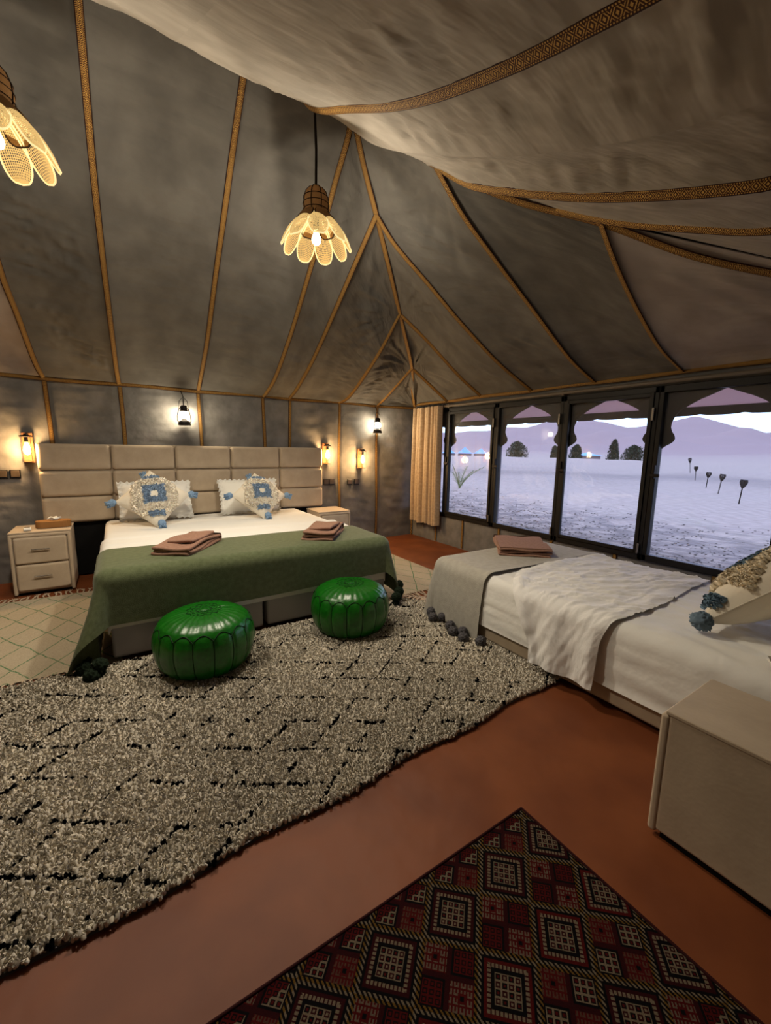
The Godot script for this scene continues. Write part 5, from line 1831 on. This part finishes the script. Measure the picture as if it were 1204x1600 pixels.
func build_outside() -> void:
	# awning along the window side
	var aw := thing("awning", "pinkish cloth awning with a dark scalloped valance outside the windows", "awning")
	var g := Geo.new()
	var f := func(u: float, w: float) -> Vector3: return Vector3(lerpf(0.12, 2.1, u), lerpf(2.10, 1.97, u) - 0.03 * sin(PI * u), lerpf(-7.0, 7.0, w))
	g.grid(f, 10, 30, 2.0, 14.0, true, 0.01)
	part("roof_cloth", g, M.awning, aw)
	var poly := PackedVector2Array([Vector2(-7.0, 1.985), Vector2(7.0, 1.985)])
	var N := 32
	var sw := 14.0 / N
	for k in N:
		var x1 := 7.0 - k * sw
		for q in 7:
			var t := q / 6.0
			if q == 6 and k < N - 1: continue
			poly.append(Vector2(x1 - sw * t, 1.868 - 0.016 * pow(absf(sin(PI * t)), 0.4)))
	g = Geo.new()
	g.plate(poly, -0.006, 0.006, Transform3D(Basis(Vector3(0, 0, 1), Vector3(0, 1, 0), Vector3(-1, 0, 0)), Vector3(2.11, 0, 0)))
	part("valance", g, M.valance, aw)
	for z in [-6.4, -0.04, 6.3]:
		g = Geo.new()
		g.tube([Vector3(2.08, -0.14, z), Vector3(2.08, 1.97, z)], 0.018, 10)
		part("pole", g, M.pole, aw)
	# torches
	var tp := [[28.2, -6.7, 1.0], [21.4, -3.9, 0.74], [16.2, -1.6, 0.66], [13.65, -0.35, 0.71], [10.66, 1.12, 0.70]]
	var tl := ["dark garden torch stuck in the sand, farthest of the row of five", "dark garden torch in the sand, second farthest of the row of five", "dark garden torch in the sand, middle one of the row of five", "dark garden torch in the sand, second nearest of the row of five", "dark garden torch in the sand, largest and nearest of the row of five"]
	for i in 5:
		var h: float = tp[i][2]
		var t := thing("garden_torch", tl[i], "torch", Vector3(tp[i][0], ground_at(tp[i][0], tp[i][1]) - 0.03, tp[i][1]), 0.5 * i, "row of garden torches in the sand")
		t.rotation.z = 0.08
		t.rotation.x = 0.05 * (i - 2)
		g = Geo.new()
		g.tube([Vector3(0, 0, 0), Vector3(0.004, h * 0.72, 0)], 0.016, 8)
		part("pole", g, M.torch, t)
		g = Geo.new()
		g.lathe([Vector2(0.0, h * 0.68), Vector2(0.03, h * 0.69), Vector2(0.055, h * 0.76), Vector2(0.062, h * 0.82), Vector2(0.045, h * 0.84), Vector2(0.0, h * 0.84)], 14)
		for k in 10:
			var a := TAU * k / 10.0
			g.tube([Vector3(cos(a) * 0.055, h * 0.8, sin(a) * 0.055), Vector3(cos(a) * 0.08, h * 0.92, sin(a) * 0.08), Vector3(cos(a) * 0.066, h * 1.02, sin(a) * 0.066)], 0.017, 5)
		part("flame_basket", g, M.torch, t)
	# young palm shoot
	var px := 6.35
	var pz := -5.65
	var pm := thing("palm_shoot", "young palm shoot with a few upright fronds growing in the sand", "plant", Vector3(px, ground_at(px, pz) - 0.02, pz))
	for k in 6:
		var an: float = [0.2, 1.0, -0.5, 2.6, 3.6, -1.2][k]
		var L: float = [1.0, 0.75, 0.95, 0.6, 0.85, 0.7][k]
		var lean: float = [0.95, 0.6, 0.8, 0.25, 0.3, 0.9][k]
		g = Geo.new()
		var spine: Array = []
		for i in 9:
			var t := i / 8.0
			spine.append(Vector3(cos(an) * L * lean * t * (0.6 + 0.4 * t), L * (t - 0.28 * lean * t * t), sin(an) * L * lean * t * (0.6 + 0.4 * t)))
		g.tube(spine, 0.016, 5, false, 0.004)
		for i in range(2, 9):
			for s in [-1.0, 1.0]:
				var p: Vector3 = spine[i]
				var side: Vector3 = Vector3(-sin(an), 0.35, cos(an)) * s
				var fw: Vector3 = (spine[i] - spine[i - 1]).normalized()
				var e: Vector3 = p + (side * 0.7 + fw * 0.8 + Vector3(0, 0.25, 0)).normalized() * 0.26 * (1.1 - i / 12.0)
				g.tube([p, p.lerp(e, 0.5) + Vector3(0, 0.02, 0), e], 0.012, 4, false, 0.002)
		part("frond", g, M.frond, pm)
	# scrub on the far edge of the flat
	var bl := ["wide dark green bush on the sand seen through the second arch", "small dark bush left of the pale blue roof, third arch", "tall pointed dark tree right of the pale blue roof", "low wide dark bush at the end of the row, third arch", "small dark bush far left of the row, third arch"]
	var bp := [[42.3, -32.8, 1.75, 1.35, 0], [46.4, -26.5, 0.9, 1.0, 1], [48.9, -23.0, 0.95, 1.7, 2], [50.2, -21.2, 1.7, 1.0, 3], [45.2, -28.9, 0.6, 0.8, 4]]
	for i in bp.size():
		var b: Array = bp[i]
		var y := ground_at(b[0], b[1])
		bush(Vector3(b[0], y, b[1]), b[2], b[3] + maxf(0.0, 1.15 - y), bl[i], b[4])
	# neighbours' tents
	var tl2 := ["pale blue pitched tent roof on the sand, leftmost through the first arch", "pale blue pitched tent roof on the sand, middle of the three", "pale blue pitched tent roof on the sand, rightmost of the three", "flat pale blue roof among the bushes, third arch"]
	var tpz := [[47.6, -52.6, 2.55, 1.9], [49.9, -50.8, 2.6, 2.4], [52.2, -49.0, 2.55, 1.9], [65.0, -36.2, 3.6, 1.2]]
	for i in 4:
		var q: Array = tpz[i]
		var y := ground_at(q[0], q[1])
		var t := thing("desert_tent", tl2[i], "tent", Vector3(q[0], y - 0.1, q[1]), 0.85, "pale blue tents in the desert")
		var hh := maxf(1.6 - y, 0.2) * 0.5
		g = Geo.new()
		g.box(Vector3(0, hh * 0.5, 0), Vector3(q[2] * 0.9, hh, q[2] * 0.9))
		part("wall", g, M.tent_wall, t)
		g = Geo.new()
		var w: float = q[2]
		var hr: float = q[3]
		var fr := func(u: float, v2: float) -> Vector3:
			var a := u * TAU + PI / 4
			var sq := 1.0 / maxf(absf(cos(a)), absf(sin(a)))
			var rad := w * 0.55 * sq * (1.0 - v2)
			return Vector3(cos(a) * rad, hh + hr * 0.5 * pow(v2, 1.4), sin(a) * rad)
		g.grid(fr, 32, 8, 1, 1, true)
		part("roof", g, M.blue_tent, t)

func bush(at: Vector3, w: float, h: float, label: String, sd: int) -> void:
	var t := thing("desert_bush", label, "bush", at, 0.0, "dark bushes on the sand")
	var r := RandomNumberGenerator.new(); r.seed = 200 + sd
	var g := Geo.new()
	for k in 5:
		var a := r.randf() * TAU
		g.tube([Vector3(0, -0.1, 0), Vector3(cos(a) * w * 0.2, h * 0.4, sin(a) * w * 0.2), Vector3(cos(a) * w * 0.5, h * 0.75, sin(a) * w * 0.5)], 0.035, 5, false, 0.012)
	part("stems", g, M.trunk, t)
	g = Geo.new()
	for k in 2600:
		var a := r.randf() * TAU
		var q := sqrt(r.randf())
		var yy := r.randf()
		var lim := sqrt(maxf(0.0, 1.0 - pow(yy, 1.8 if sd != 2 else 1.0))) * w * (0.8 + 0.25 * sin(a * 3.0 + sd))
		var p := Vector3(cos(a) * q * lim, yy * h, sin(a) * q * lim)
		var d := Vector3(r.randf_range(-1, 1), r.randf_range(-0.2, 1), r.randf_range(-1, 1)).normalized()
		var s := d.cross(Vector3.UP).normalized() * 0.075
		var e := p + d * r.randf_range(0.16, 0.3)
		var nn := s.cross(d).normalized()
		var i := g.vert(p - s, nn); g.vert(p + s, nn); g.vert(e + s * 0.3, nn); g.vert(e - s * 0.3, nn)
		g.quad(i, i + 1, i + 2, i + 3)
	part("foliage", g, M.leaf, t)
